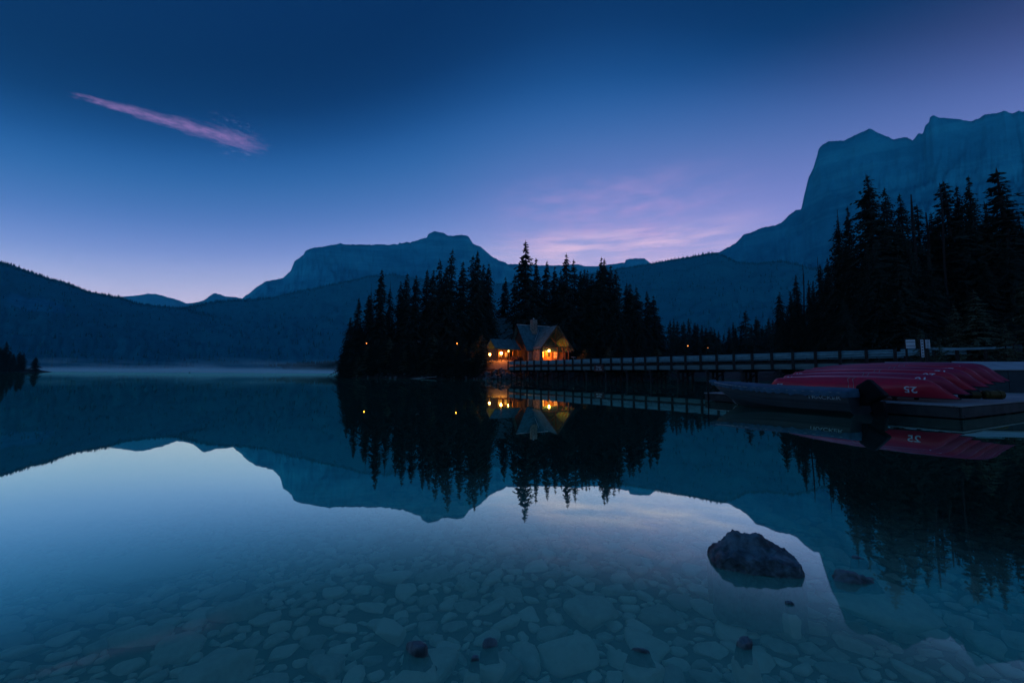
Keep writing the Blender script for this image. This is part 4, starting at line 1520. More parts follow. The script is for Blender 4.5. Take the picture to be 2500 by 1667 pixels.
# chimney of coursed stone
ch = MB().box((2.9, LD / 2 - 1.2, 7.6), (1.25, 1.0, 3.2)).build('chimney', 'stone', lodge)
for k in range(9):
    for j in range(3):
        MB().box((2.9 - 0.42 + 0.42 * j + (k % 2) * 0.08, LD / 2 - 1.72, 6.4 + k * 0.3), (0.38, 0.08, 0.25)).build('stone', 'stone', ch)
MB().box((2.9, LD / 2 - 1.2, 9.26), (1.45, 1.2, 0.14)).build('chimney_cap', 'shorerock', ch)
MB().tube([(2.9, LD / 2 - 1.2, 9.33), (2.9, LD / 2 - 1.2, 9.62)], 0.16, 8).build('flue', 'flashing', ch)
# hanging porch lantern
lan = thing('porch_lantern', 'bright lantern hanging in the lodge porch by the door', 'lamp', lodge.matrix_basis @ Vector((cu - 0.45, -1.15, 2.2)), LA)
MB().box((0, 0, 0), (0.30, 0.30, 0.40)).build('glass_shade', 'bulb', lan)
MB().box((0, 0, 0.26), (0.95, 0.95, 0.12), taper=0.4).build('cap_light_blocker', 'motor', lan)  # cap made oversized to block lantern light from the gable above
MB().tube([(0, 0, 0.3), (0, 0, 1.2)], 0.02, 6).build('chain', 'motor', lan)
point_light((0.0, 0.0, -0.32), 1150, parent=lan, radius=0.1)

# veranda wing left of the lodge
wing = thing('lodge_wing', 'low lit veranda wing with pitched roof left of the lodge', 'house', lodge.matrix_basis @ Vector((-0.6, 3.2, 0)), LA)
ww, wd_ = 5.4, 4.5
MB().box((-ww / 2, wd_, 1.3), (ww, 0.25, 2.6)).build('rear_wall', 'doorwood', wing)
MB().box((-ww + 0.1, wd_ / 2 + 0.1, 1.3), (0.2, wd_ - 0.3, 2.6)).build('end_wall', 'doorwood', wing)
MB().box((-ww / 2, wd_ / 2, -0.15), (ww, wd_, 0.34)).build('floor', 'deckboard', wing)
e0, e1, g1, g0 = (-ww - 0.5, -0.6, 2.5), (0.2, -0.6, 2.5), (0.2, wd_ / 2, 4.8), (-ww - 0.5, wd_ / 2, 4.8)
r_ = roof_slab(wing, e0, e1, g1, g0, 0.15, 'shingle', 'roof')
courses(r_, e0, e1, g1, g0, 10)
roof_slab(wing, (0.2, wd_ + 0.6, 2.5), (-ww - 0.5, wd_ + 0.6, 2.5), g0, g1, 0.15, 'shingle', 'roof')
for k in range(5):
    MB().box((-0.2 - k * 1.25, 0.0, 1.25), (0.16, 0.16, 2.5)).build('veranda_post', 'log', wing)
MB().box((-ww / 2, 0.0, 0.95), (ww - 0.1, 0.08, 0.1)).build('handrail', 'log', wing)
for k in range(26):
    MB().box((-0.35 - k * 0.195, 0.0, 0.5), (0.05, 0.05, 0.8)).build('baluster', 'log', wing)
for k, lit in ((0, 'window_lit'), (1, 'window_lit'), (2, 'window_dim')):
    window(wing, (-0.9 - k * 1.6, wd_ - 0.16, 1.5), 0.9, 1.1, Matrix.Identity(4), lit)
wl = thing('veranda_lamp', 'bright lamp on the veranda wing beside the lodge', 'lamp', wing.matrix_basis @ Vector((-2.2, 0.9, 2.15)), LA)
MB().box((0, 0, 0), (0.26, 0.26, 0.30)).build('glass_shade', 'bulb', wl)
MB().box((0, 0, 0.2), (0.32, 0.32, 0.07), taper=0.5).build('lamp_cap', 'motor', wl)
MB().tube([(0, 0, 0.22), (0, 0, 0.9)], 0.015, 6).build('chain', 'motor', wl)
point_light((0, -0.05, -0.3), 480, parent=wl)


def chalet(label, loc, rz, L_, D_, eh, rh, wins, name='chalet', lit='window_dim', roofm='shingle'):
    h_ = thing(name, label, 'house', loc, rz)
    MB().prism([(0, 0), (D_, 0), (D_, eh), (D_ / 2, rh - 0.2), (0, eh)], 0.0, 0.25).build('gable_wall', 'logdark', h_).matrix_local = Matrix(((0, 1, 0, 0), (1, 0, 0, 0), (0, 0, 1, 0), (0, 0, 0, 1)))
    MB().prism([(0, 0), (D_, 0), (D_, eh), (D_ / 2, rh - 0.2), (0, eh)], L_ - 0.25, L_).build('gable_wall', 'logdark', h_).matrix_local = Matrix(((0, 1, 0, 0), (1, 0, 0, 0), (0, 0, 1, 0), (0, 0, 0, 1)))
    MB().box((L_ / 2, 0.12, eh / 2), (L_ - 0.52, 0.24, eh)).build('front_wall', 'log', h_)
    MB().box((L_ / 2, D_ - 0.12, eh / 2), (L_ - 0.52, 0.24, eh)).build('rear_wall', 'log', h_)
    o_ = 0.8
    s_ = (rh - eh) / (D_ / 2)
    zz = eh - o_ * s_
    a0, a1, c1, c0 = (-0.9, -o_, zz), (L_ + 0.9, -o_, zz), (L_ + 0.9, D_ / 2, rh), (-0.9, D_ / 2, rh)
    r1 = roof_slab(h_, a0, a1, c1, c0, 0.2, roofm, 'roof')
    courses(r1, a0, a1, c1, c0, 14, roofm)
    d0, d1 = (L_ + 0.9, D_ + o_, zz), (-0.9, D_ + o_, zz)
    r2 = roof_slab(h_, d0, d1, c0, c1, 0.2, roofm, 'roof')
    courses(r2, d0, d1, c0, c1, 14, roofm)
    for x in (-0.96, L_ + 0.96):
        for y in (-o_, D_ + o_):
            MB().beam((x, y, zz - 0.15), (x, D_ / 2, rh - 0.12), 0.1, 0.34).build('barge_board', 'fascia', h_)
    for (x, z, w_, hh, lt) in wins:
        window(h_, (x, -0.03, z), w_, hh, Matrix.Identity(4), lt)
    MB().box((L_ / 2, -0.02, 1.05), (1.0, 0.1, 2.1)).build('door', 'doorwood', h_)
    return h_


p = at(1188, 868, 100)
chalet('tall shingled chalet half hidden by spruces behind the lodge', (p.x, p.y, 4.0), R(8), 6.0, 10.0, 4.6, 11.8,
       [(0.8, 3.0, 0.75, 1.7, 'window_lit'), (2.0, 3.0, 0.6, 1.7, 'window_dim'), (4.6, 3.0, 0.8, 1.5, 'window_dim')])
p = at(1015, 880, 106)
chalet('cabin with a pale roof showing between the island spruces', (p.x, p.y, 3.7), R(-4), 9.0, 7.0, 5.2, 9.6,
       [(2.0, 1.6, 0.9, 1.2, 'glass_dark'), (6.8, 1.6, 0.9, 1.2, 'glass_dark')], name='cabin', roofm='lid')
p = at(1672, 862, 232)
gzb = bank_z(p.x, p.y)
chalet('distant cabin glimpsed through the far bank trees beyond the bridge', (p.x, p.y, gzb), R(6), 18.0, 8.0, 3.6, 7.2,
       [(2.0, 1.6, 1.4, 1.4, 'window_lit'), (13.4, 1.4, 1.4, 1.4, 'window_dim')], name='cabin', roofm='lid')


# ------------------------------------------------------------------ lamp posts on the island
def lamp_post(label, px, py, depth, energy, size=0.16, ground=island_z, bulb='bulb'):
    p_ = at(px, py, depth)
    g_ = ground(p_.x, p_.y) - 0.05
    h_ = p_.z - g_
    o_ = thing('lamp_post', label, 'lamp', (p_.x, p_.y, g_), 0, 'lamp posts')
    MB().tube([(0, 0, 0), (0, 0, h_ - size)], [0.055, 0.04], 8).build('pole', 'motor', o_, True)
    MB().box((0, 0, h_), (size * 1.5, size * 1.5, size * 1.9), taper=1.15).build('glass_shade', bulb, o_)
    MB().box((0, 0, h_ + size * 1.15), (size * 2.1, size * 2.1, size * 0.4), taper=0.4).build('lamp_cap', 'motor', o_)
    point_light((0, -size * 1.3, h_ - size * 0.6), energy, parent=o_, radius=0.08)
    return o_


lamp_post('bright lamp post on the path left of the veranda wing', 1224, 862, 80.5, 800, 0.24)
lamp_post('lamp post on the path, second to the left of the veranda', 1196, 865, 82, 450, 0.20)
lamp_post('dim lamp set back from the path, leftmost beside the golden bush', 1187, 863, 88, 8, 0.11, bulb='bulb_dim')
lamp_post('small lamp among the spruces in the middle of the island', 1116, 838, 93, 10, 0.12, bulb='bulb_dim')
lamp_post('lone small lamp glowing among the spruces at the island left end', 895, 838, 92, 6, 0.09, bulb='bulb_dim')
lamp_post('tiny orange lamp on the far bank beyond the bridge', 1679, 844, 186, 15, 0.20, bank_z, 'bulb_dim')
lamp_post('tiny pale lamp on the far bank, nearer the open water', 1728, 849, 186, 6, 0.12, bank_z, 'bulb_dim')

# gravel path strip by the lamps
a, b_ = at(1178, 886, 80), at(1243, 885, 77)
pth = MB().add([(a.x, 79.2, island_z(a.x, 79.2) + 0.02), (b_.x + 0.6, 76.3, max(2.2, island_z(b_.x, 76.3) + 0.05)), (b_.x + 1.0, 79.5, 2.6), (a.x, 83, island_z(a.x, 83) + 0.05)], [(0, 1, 2, 3)])
xs = np.linspace(-6.5, 0.8, 24); ys = np.linspace(78.6, 84, 24)
X, Y = np.meshgrid(xs, ys)
Z = np.array([[max(island_z(x, y), -1) + 0.06 - 0.5 * max(0, abs(y - 80.0 - (x + 3) * -0.15) - 3.2) ** 2 for x in xs] for y in ys])
structure(obj('gravel_path', grid_mesh('gravel_path', X, Y, Z), 'gravel'))

# rocks of the island shore under the bridge end
rr = np.random.default_rng(9)
sr = []
for k in range(8):
    v, f = stone_shape(ICO3, 500 + k, 0.75)
    m_ = MB().add(v.tolist(), f).mesh('rock', True); m_.materials.append(MATS['shorerock']); sr.append(m_)
for k in range(120):
    px = rr.uniform(1186, 1300) if k < 90 else rr.uniform(850, 1186)
    x = (px - 1250) / F * 77
    # walk back until the shore is met
    y = 72.0
    while island_z(x, y) < -0.25 and y < 110:
        y += 0.25
    y += abs(rr.normal(0, 1.1)); z = island_z(x, y)
    s = rr.uniform(0.2, 0.55) if k < 90 else rr.uniform(0.15, 0.4)
    inst('rock', sr[k % 8], island, (x, y, z + s * 0.25), rr.uniform(0, 6.28), (s, s * rr.uniform(0.7, 1), s * rr.uniform(0.7, 1.1)), rr.normal(0, 0.3), rr.normal(0, 0.3))

for (px, py, dp, rx, h_, sd, lb) in ((1163, 885, 82, 2.6, 3.6, 1, 'golden bush on the island shore left of the lamps'),
                                     (1135, 893, 84, 2.2, 2.4, 2, 'low dull bush left of the golden bush on the shore'),
                                     (1432, 872, 84, 2.2, 2.6, 3, 'dark rounded bush behind the bridge, right of the lodge'),
                                     (1262, 878, 81.5, 1.3, 1.0, 4, 'dark planted shrub before the veranda wing'),
                                     (1312, 878, 80.0, 0.9, 0.8, 5, 'flowering shrub at the foot of the stone porch wall')):
    p = at(px, py, dp)
    shrub(lb, (p.x, p.y, island_z(p.x, p.y) - 0.1), rx, rx * 0.8, h_, 'leaf_gold' if sd < 4 else 'leaf_red', 60 + sd, 1500, 0.16, 'bushes on the island')

# little jetty on the island's left shore
p = at(1030, 911, 76.5)
jt = thing('jetty', 'small pale boat ramp lying on the island shore', 'jetty', (p.x, 77.0, 0.15), R(14))
for k in range(6):
    o = MB().box((0, k * 0.26, 0), (5.2, 0.24, 0.09)).build('plank', 'deckboard', jt)
    o.rotation_euler = (0, R(-5), 0)
for x in (-2.0, 2.0):
    MB().box((x, 0.65, -0.35), (0.16, 1.4, 0.5)).build('support', 'timber', jt)

# patio table beside the bridge
p = at(1400, 872, 80)
g_ = island_z(p.x, p.y)
tb = thing('patio_table', 'small pale round table on a post right of the lodge', 'table', (p.x, p.y, g_))
MB().tube([(0, 0, 0), (0, 0, p.z - g_)], 0.05, 8).build('leg', 'galvanised', tb, True)
MB().tube([(0, 0, p.z - g_), (0, 0, p.z - g_ + 0.06)], 0.42, 20).build('table_top', 'signface', tb)
MB().box((0, 0, 0.03), (0.5, 0.5, 0.06)).build('foot', 'galvanised', tb)


# ------------------------------------------------------------------ dock
DC = Vector((11.98, 10.71, 0))
dvec, nvec = Vector((-0.449, 0.894, 0)), Vector((0.894, 0.449, 0))
dang = math.atan2(-dvec.y, -dvec.x)
DZ = 0.36
dock = thing('dock', 'grey plank dock carrying the red canoes, with dark side boards', 'dock', DC, dang)
DLEN, DWID = 7.8, 17.0
npl = 54
pw = DLEN / npl
plank = MB().box((0, DWID / 2, -0.02), (pw - 0.012, DWID, 0.04)).mesh('plank'); plank.materials.append(MATS['deckboard'])
for k in range(npl):
    inst('plank', plank, dock, (-pw * (k + 0.5), random.uniform(-0.012, 0.0), DZ + random.uniform(-0.003, 0.003)), random.uniform(-0.0004, 0.0004))
MB().box((-DLEN / 2, 0.03, DZ - 0.20), (DLEN - 0.1, 0.05, 0.27)).build('side_board', 'dockside', dock)
MB().box((-0.03, DWID / 2, DZ - 0.20), (0.05, DWID - 0.1, 0.27)).build('side_board', 'dockside', dock)
MB().box((-DLEN + 0.03, DWID / 2, DZ - 0.20), (0.05, DWID - 0.1, 0.27)).build('side_board', 'dockside', dock)
MB().box((-0.012, DWID / 2, 0.075), (0.03, DWID - 0.3, 0.07)).build('rub_rail', 'dockside', dock)
for k in range(4):
    for j in range(5):
        MB().box((-1.0 - k * 1.9, 0.8 + j * 3.5, -0.02), (1.3, 1.4, 0.42)).build('float', 'motor', dock)
for (x, y) in ((-DLEN + 0.25, 0.0), (-DLEN + 0.75, 0.5)):
    o = MB().tube([(x, y - 0.06, -1.6), (x, y - 0.06, 0.76)], 0.028, 8).build('mooring_pipe', 'motor', dock, True)
# quay deck in front of the storage bins
quay = structure(MB().box((29, 18.6, 0.10), (18, 7.4, 0.46)).build('quay_deck', 'deckboard'))
quay.rotation_euler = (0, 0, 0)


# ------------------------------------------------------------------ canoes
CL = 5.5


def hull_pt(s, th, off=0.0):
    """s in -1..1 along the length, th in -90..90 degrees around the girth; keel up"""
    a = abs(s)
    b_ = 0.44 * max(0.0, 1 - a ** 2.5) ** 0.85 + 0.006
    k = 0.385 * max(0.0, 1 - a ** 9) ** 0.42
    zg = -0.17 * a ** 2.6
    sn, cs_ = math.sin(th), math.cos(th)
    y = (b_ + off) * math.copysign(abs(sn) ** 0.80, sn)
    pk = 0.62 + 0.45 * a ** 3
    z = zg + (k - zg + off) * max(cs_, 0.0) ** pk
    ridge = 0.020 * math.exp(-(th / 0.10) ** 2) * (1 - a ** 8)
    hr_ = max(0.0, (z - zg) / max(k - zg, 1e-3))
    rake = 0.30 * smooth01((a - 0.72) / 0.28) * hr_          # stems lean: the keel ends before the gunwales
    return Vector((s * CL / 2 - math.copysign(rake, s), y, z + ridge - 0.09 * a * a))


def hull_n(s, th):
    e_ = 1e-3
    a = hull_pt(min(s + e_, 0.999), th) - hull_pt(s - e_, th)
    b_ = hull_pt(s, th + e_) - hull_pt(s, th - e_)
    n_ = a.cross(b_)
    return n_.normalized()


ns_, nt_ = 61, 33
ss_ = [math.sin(math.pi / 2 * (-1 + 2 * i / (ns_ - 1))) * 0.45 + 0.55 * (-1 + 2 * i / (ns_ - 1)) for i in range(ns_)]
ths = [R(-90) + R(180) * j / (nt_ - 1) for j in range(nt_)]
X = np.array([[hull_pt(s, th).x for th in ths] for s in ss_]); Y = np.array([[hull_pt(s, th).y for th in ths] for s in ss_]); Z = np.array([[hull_pt(s, th).z for th in ths] for s in ss_])
hull_me = {}
for key in ('canoe', 'canoe_worn'):
    m_ = grid_mesh('hull', X, Y, Z); m_.materials.append(MATS[key]); hull_me[key] = m_
rim = MB()
for sg_ in (-1, 1):
    rim.tube([hull_pt(s, sg_ * R(90)) for s in ss_], 0.016, 6)
rim_me = rim.mesh('gunwale', True); rim_me.materials.append(MATS['canoe_rim'])


def canoe_number(c, body, s0, th0):
    v, f = text_points(body, 0.30, 0.05)
    side = -1
    # arc-length table around the girth
    pts_, nn = [], []
    for (tx, ty, _) in v:
        tx, ty = (-tx, -ty)
        s = s0 + tx / (CL / 2)
        th = R(th0) + ty / 0.42
        th = max(R(-88), min(th, R(-8)))
        q = hull_pt(s, th); n_ = hull_n(s, th)
        if n_.y > 0 and n_.z < 0:
            n_ = -n_
        if n_.dot(Vector((0, -1, 0.6))) < 0:
            n_ = -n_
        pts_.append(q + n_ * 0.005)
    MB().add(pts_, f).build('number', 'whitepaint', c)


CANOES = [('25', 'canoe', 'red canoe marked 25, nearest the boat at the front of the row'),
          ('10', 'canoe_worn', 'dark red canoe, second in the overturned row behind the one marked 25'),
          ('20', 'canoe', 'bright red canoe, third in the overturned row'),
          ('12', 'canoe_worn', 'purplish red canoe, fourth in the overturned row'),
          ('22', 'canoe', 'red canoe, fifth in the overturned row'),
          ('7', 'canoe_worn', 'faded red canoe, sixth in the overturned row'),
          ('3', 'canoe_worn', 'faded red canoe at the back of the overturned row by the bins')]
canoes = []
for k, (num, mt_, lb) in enumerate(CANOES):
    lx = -3.05 + (0.0, 0.06, 0.08, 0.17, 0.17, 0.26, 0.24)[k]
    ly = 1.05 + 0.56 * k
    lz = DZ + 0.36 + (0.0, 0.13, 0.25, 0.34, 0.42, 0.48, 0.52)[k]
    wp = dock.matrix_basis @ Vector((lx, ly, lz))
    c = thing('canoe', lb, 'canoe', wp, dang + R((0, 0.6, -0.5, 0.8, -0.4, 0.5, 0)[k]), 'overturned canoes on the dock')
    c.rotation_euler = (R(26 - 1.5 * k), 0, c.rotation_euler[2])
    h_ = obj('hull', hull_me[mt_], None, c)
    obj('gunwale', rim_me, None, c)
    canoe_number(c, num, 0.66, -60 if k == 0 else -30)
    if k < 4:
        canoe_number(c, num, -0.72, -60 if k == 0 else -30)
    canoes.append(c)
# maker's plate lettering strokes on the front canoe
# canoe rack of sloping timbers
rk = thing('canoe_rack', 'low sloping timber rack under the overturned canoes', 'rack', dock.matrix_basis @ Vector((-2.95, 0, DZ)), dang)
for x in (-1.3, 1.3):
    MB().beam((x, 0.75, 0.16), (x, 5.0, 0.56), 0.1, 0.12).build('rail', 'timber', rk)
    for y, h_ in ((0.85, 0.12), (2.4, 0.30), (4.1, 0.50)):
        MB().box((x, y, h_ / 2), (0.09, 0.09, h_)).build('leg', 'timber', rk)
# tie ropes over the hulls
bpy.context.view_layer.update()
rp = thing('tie_rope', 'pale rope tied over the canoe hulls', 'rope', (0, 0, 0))
for sh in (0.0, 0.05):
    pts_ = []
    for k, c in enumerate(canoes[:5]):
        for th in ((-80, -55, -30, -10, 0) if k == 0 else (-22, -8, 0)):
            s = 0.10 + 0.03 * k + sh + (0.02 * math.sin(th * 0.2) if k == 0 else 0)
            q = hull_pt(s, R(th)); n_ = hull_n(s, R(th))
            if n_.z < 0:
                n_ = -n_
            pts_.append(c.matrix_basis @ (q + n_ * 0.012))
    MB().tube(pts_, 0.007, 5).build('strand', 'rope', rp, True)

# ------------------------------------------------------------------ motor boat
BS = Vector((10.42, 11.97, 0))
boat = thing('motor_boat', 'dark aluminium fishing boat under a blue cover, moored at the dock', 'boat', BS, math.atan2(dvec.y, dvec.x))
BLn = 4.9
st = np.linspace(0, 1, 40)


def bsec(t_):
    s = t_ * BLn
    q = max(0.0, (s - 1.6) / (BLn - 1.6))
    hb = 0.76 * (1 - q ** 2.3) + 0.02
    cb_ = 0.64 * max(0.0, 1 - q ** 1.7) + 0.01
    sz = 0.64 + 0.05 * t_ + 0.16 * t_ ** 3
    cz_ = 0.10 + 0.55 * q ** 2.2
    kz = -0.16 + 0.98 * max(0.0, (s - 3.0) / (BLn - 3.0)) ** 1.9
    kz = min(kz, sz - 0.03)
    cz_ = max(cz_, kz + 0.02) if kz + 0.02 < sz else sz - 0.02
    return s, hb, cb_, sz, cz_, kz


for nm, lo, hi_, mt_ in (('hull', 0, 2, 'boathull'),):
    rows = []
    for t_ in st:
        s, hb, cb_, sz, cz_, kz = bsec(t_)
        half = [(0.0, kz), (cb_ * 0.55, kz + (cz_ - kz) * 0.45), (cb_, cz_), (cb_ + (hb - cb_) * 0.5 + 0.005, cz_ + (sz - cz_) * 0.45), (cb_ + (hb - cb_) * 0.52 + 0.02, cz_ + (sz - cz_) * 0.47), (hb, sz)]
        rows.append([(s, -y, z) for y, z in reversed(half)] + [(s, y, z) for y, z in half[1:]])
    c_ = len(rows[0])
    mb = MB()
    mb.v = [p_ for r_ in rows for p_ in r_]
    mb.f = [(i * c_ + j, (i + 1) * c_ + j, (i + 1) * c_ + j + 1, i * c_ + j + 1) for i in range(len(rows) - 1) for j in range(c_ - 1)]
    mb.f.append(tuple(range(c_)))
    mb.build('hull', 'boathull', boat)
gw = MB()
for sg_ in (-1, 1):
    gw.tube([(bsec(t_)[0], sg_ * (bsec(t_)[1] + 0.005), bsec(t_)[3]) for t_ in st], 0.022, 6)
gw.build('gunwale', 'aluminium', boat, True)
for zf in (0.30, 0.62):
    sp = MB()
    sp.tube([(bsec(t_)[0], bsec(t_)[2] + (bsec(t_)[1] - bsec(t_)[2]) * zf + 0.006, bsec(t_)[4] + (bsec(t_)[3] - bsec(t_)[4]) * zf) for t_ in st[:-3]], 0.009, 5)
    sp.build('hull_rib', 'boathull', boat, True)
# cover with hanging, puckered skirt
rows = []
for i, t_ in enumerate(np.linspace(0, 1, 120)):
    s, hb, cb_, sz, _, _ = bsec(t_)
    row = []
    for j in range(-11, 12):
        q = j / 8.0
        if abs(q) <= 1:
            y = hb * 1.03 * q
            z = sz + 0.035 + 0.09 * (1 - q * q) * min(1, hb / 0.5) + 0.018 * fbm(s * 3, y * 4, 2, 4)
        else:
            dr = (abs(q) - 1) / 0.375
            pk = fbm(s * 7, math.copysign(3, q), 5, 3)
            y = math.copysign(hb * 1.03 + 0.022 * math.sin(s * 26 + 3 * fbm(s * 2, 0, 1, 2)) * dr + 0.02 * dr, q)
            z = sz + 0.03 - (0.15 + 0.05 * pk) * dr
        row.append((s + (0.05 if t_ > 0.985 else 0) - (0.02 if i == 0 else 0), y, z))
    rows.append(row)
c_ = len(rows[0])
mb = MB()
mb.v = [p_ for r_ in rows for p_ in r_]
mb.f = [(i * c_ + j, (i + 1) * c_ + j, (i + 1) * c_ + j + 1, i * c_ + j + 1) for i in range(len(rows) - 1) for j in range(c_ - 1)]
mb.f.append(tuple(range(c_)))
mb.f.append(tuple((len(rows) - 1) * c_ + j for j in reversed(range(c_))))
mb.build('cover', 'tarp', boat, True)
# bow bundle of the cover and bow eye
v, f = stone_shape(ICO3, 900, 0.9, 0.9)
bb_ = MB().add((v * np.array([0.17, 0.12, 0.10])).tolist(), f).build('cover_fold', 'tarp', boat, True)
bb_.location = (BLn - 0.02, 0, 0.86)
MB().tube([(BLn - 0.85, 0.03, 0.18), (BLn - 0.95, 0.06, 0.08), (BLn - 1.05, 0.03, 0.02)], 0.018, 6).build('bow_eye', 'aluminium', boat, True)
# lettering on the near side
v, f = text_points('TRACKER', 0.175, 0.08)
pts_ = []
for (tx, ty, _) in v:
    s = 0.62 - tx * 1.18
    _, hb, cb_, sz, cz_, _ = bsec(s / BLn)
    z = 0.475 + ty * 0.85
    fz = (z - cz_) / (sz - cz_)
    y = cb_ + (hb - cb_) * fz + 0.026
    pts_.append((s, y, z))
MB().add(pts_, f).build('lettering', 'lettering', boat)
# outboard motor tilted on the transom
om = thing('outboard_motor', 'black outboard motor tilted up on the boat stern', 'motor', boat.matrix_basis @ Vector((-0.30, 0.0, 0.62)), boat.rotation_euler[2])
TL = Matrix.Rotation(R(36), 4, 'Y')
cw = MB().box((0, 0, 0.08), (0.50, 0.36, 0.62), taper=0.84).build('cowling', 'motor', om, False, 0.07)
cw.matrix_local = TL
ct = MB().box((0.02, 0, 0.10), (0.44, 0.40, 0.10)).build('cowling_band', 'motor', om, False, 0.02)
ct.matrix_local = TL @ Matrix.Translation((0, 0, -0.24))
lg = MB().box((0.02, 0, -0.45), (0.26, 0.16, 0.5), taper=1.3).build('leg', 'motor', om, False, 0.03)
lg.matrix_local = Matrix.Translation((-0.06, 0, -0.02)) @ Matrix.Rotation(R(10), 4, 'Y')
lu = MB().tube([(0.2, 0, -0.80), (-0.25, 0, -0.80)], [0.05, 0.07], 10)
lu.box((0, 0, -0.68), (0.14, 0.05, 0.3))
lo_ = lu.build('lower_unit', 'motor', om, True)
lo_.matrix_local = Matrix.Translation((-0.06, 0, -0.02)) @ Matrix.Rotation(R(10), 4, 'Y')
mk = MB().box((0.20, 0, -0.15), (0.14, 0.26, 0.42)).build('clamp_bracket', 'motor', om, False, 0.02)
MB().tube([(0.34, 0.05, 0.12), (0.30, 0.05, 0.02)], 0.03, 8).build('tilt_pin', 'aluminium', om)

# ------------------------------------------------------------------ storage bins on the quay


def bin_(label, a_px, b_px, depth, dz, npan, ang):
    a = at(a_px, 900, depth)
    b_ = at(b_px, 900, depth)
    w_ = (b_.x - a.x)
    o_ = thing('storage_bin', label, 'bin', (a.x, depth, 0.34), ang, 'storage bins on the quay')
    h0, h1, dp = 1.14 + dz, 1.52 + dz, 1.15
    pwid = w_ / npan
    for k in range(npan):
        MB().box((pwid * (k + 0.5), 0.02, h0 / 2), (pwid - 0.025, 0.04, h0)).build('panel', 'plywood', o_)
    MB().prism([(0, 0), (dp, 0), (dp, h1 - 0.05), (0, h0 - 0.05)], 0.0, 0.04).build('side_panel', 'plywood', o_).matrix_local = Matrix(((0, 1, 0, 0), (1, 0, 0, 0.05), (0, 0, 1, 0), (0, 0, 0, 1)))
    MB().prism([(0, 0), (dp, 0), (dp, h1 - 0.05), (0, h0 - 0.05)], w_ - 0.04, w_).build('side_panel', 'plywood', o_).matrix_local = Matrix(((0, 1, 0, 0), (1, 0, 0, 0.05), (0, 0, 1, 0), (0, 0, 0, 1)))
    MB().box((w_ / 2, dp, (h1 - 0.06) / 2), (w_ - 0.1, 0.04, h1 - 0.06)).build('back_panel', 'plywood', o_)
    lid = roof_slab(o_, (-0.06, -0.10, h0 + 0.0), (w_ + 0.06, -0.10, h0 + 0.0), (w_ + 0.06, dp + 0.05, h1 + 0.03), (-0.06, dp + 0.05, h1 + 0.03), 0.05, 'lid', 'lid')
    return o_


bin_('storage bin with pale sloping lid, left of the two behind the canoes', 2215, 2372, 20.6, 0.0, 3, R(-2))
bin_('storage bin with pale sloping lid reaching the right picture edge', 2388, 2580, 19.3, 0.0, 3, R(-6))

# yellow float blocks and dark notice board at the canoe tips
p = onz(2424, 974, DZ)
yb = thing('float_block', 'yellow plastic float block lying on the dock beside the canoes', 'float', (p.x, p.y, DZ), R(-12))
o = MB().tube([(-0.30, 0, 0.15), (-0.26, 0, 0.15), (0.26, 0, 0.15), (0.30, 0, 0.15)], [0.11, 0.155, 0.155, 0.11], 8).build('drum', 'yellowplastic', yb)
for x in (-0.15, 0.15):
    MB().tube([(x - 0.02, 0, 0.15), (x + 0.02, 0, 0.15)], 0.17, 8).build('rib', 'yellowplastic', yb)
MB().tube([(-0.62, 0.05, 0.12), (-0.36, 0.05, 0.12)], 0.13, 8).build('end_block', 'yellowplastic', yb)
p = onz(2386, 974, DZ)
nb = thing('dock_board', 'dark low board with pale writing under the canoe tips', 'sign', (p.x, p.y + 0.25, DZ), R(-12))
MB().box((0, 0, 0.13), (0.62, 0.03, 0.26)).build('board', 'motor', nb)
for k, (x0, w_, z) in enumerate(((-0.17, 0.16, 0.2), (0.03, 0.16, 0.2), (0.2, 0.12, 0.2), (-0.02, 0.22, 0.13))):
    MB().box((x0, -0.02, z), (w_, 0.006, 0.03)).build('writing_line', 'whitepaint', nb)

# ------------------------------------------------------------------ signs and rails on the right bank


def sign(label, px, y0, y1, wpx, depth, lines, face='signface', posts=1):
    a, b_ = at(px, y0, depth), at(px, y1, depth)
    g_ = bank_z(a.x, depth)
    w_ = wpx * depth / F
    o_ = thing('sign', label, 'sign', (a.x, depth, g_ - 0.1), R(-25), 'signs at the bridge end')
    top, bot = a.z - g_ + 0.1, b_.z - g_ + 0.1
    MB().box((0, 0, (top + bot) / 2), (w_, 0.03, top - bot)).build('board', face, o_)
    MB().box((-w_ * 0.45 if posts == 1 else 0, 0.06, top / 2 + 0.05), (0.09, 0.09, top + 0.1)).build('post', 'timber', o_)
    hh = (top - bot)
    for k in range(lines):
        MB().box((0, -0.02, bot + hh * (k + 0.6) / (lines + 0.2)), (w_ * (0.94 if lines < 4 else 0.6), 0.008, hh * 0.05)).build('line', 'motor', o_)
    return o_


sign('square white sign with two dark lines on a post at the bridge end', 2222, 829, 850, 17, 25, 2)
sign('narrow white sign behind twigs, between the other two sign boards', 2250, 829, 872, 5, 26, 6)
sign('narrow upright sign with dark writing right of the square sign', 2264, 829, 850, 8, 26.5, 6)
sign('small blue-grey sign among the trees near the right picture edge', 2485, 841, 857, 13, 27, 4, 'plywood')
fence = thing('rail_fence', 'pale single-rail fence along the road on the right bank', 'fence', (0, 0, 0))
fp = [at(2268, 851, 28.5), at(2340, 852, 28.5), at(2410, 850, 28.5), at(2475, 847, 28.5)]
for a, b_ in zip(fp[:-1], fp[1:]):
    MB().beam(a, b_, 0.06, 0.16).build('rail', 'galvanised', fence)
for q in fp:
    g_ = bank_z(q.x, q.y)
    MB().box((q.x, q.y + 0.12, (q.z + g_) / 2 - 0.05), (0.14, 0.14, q.z - g_ + 0.3)).build('post', 'timber', fence)
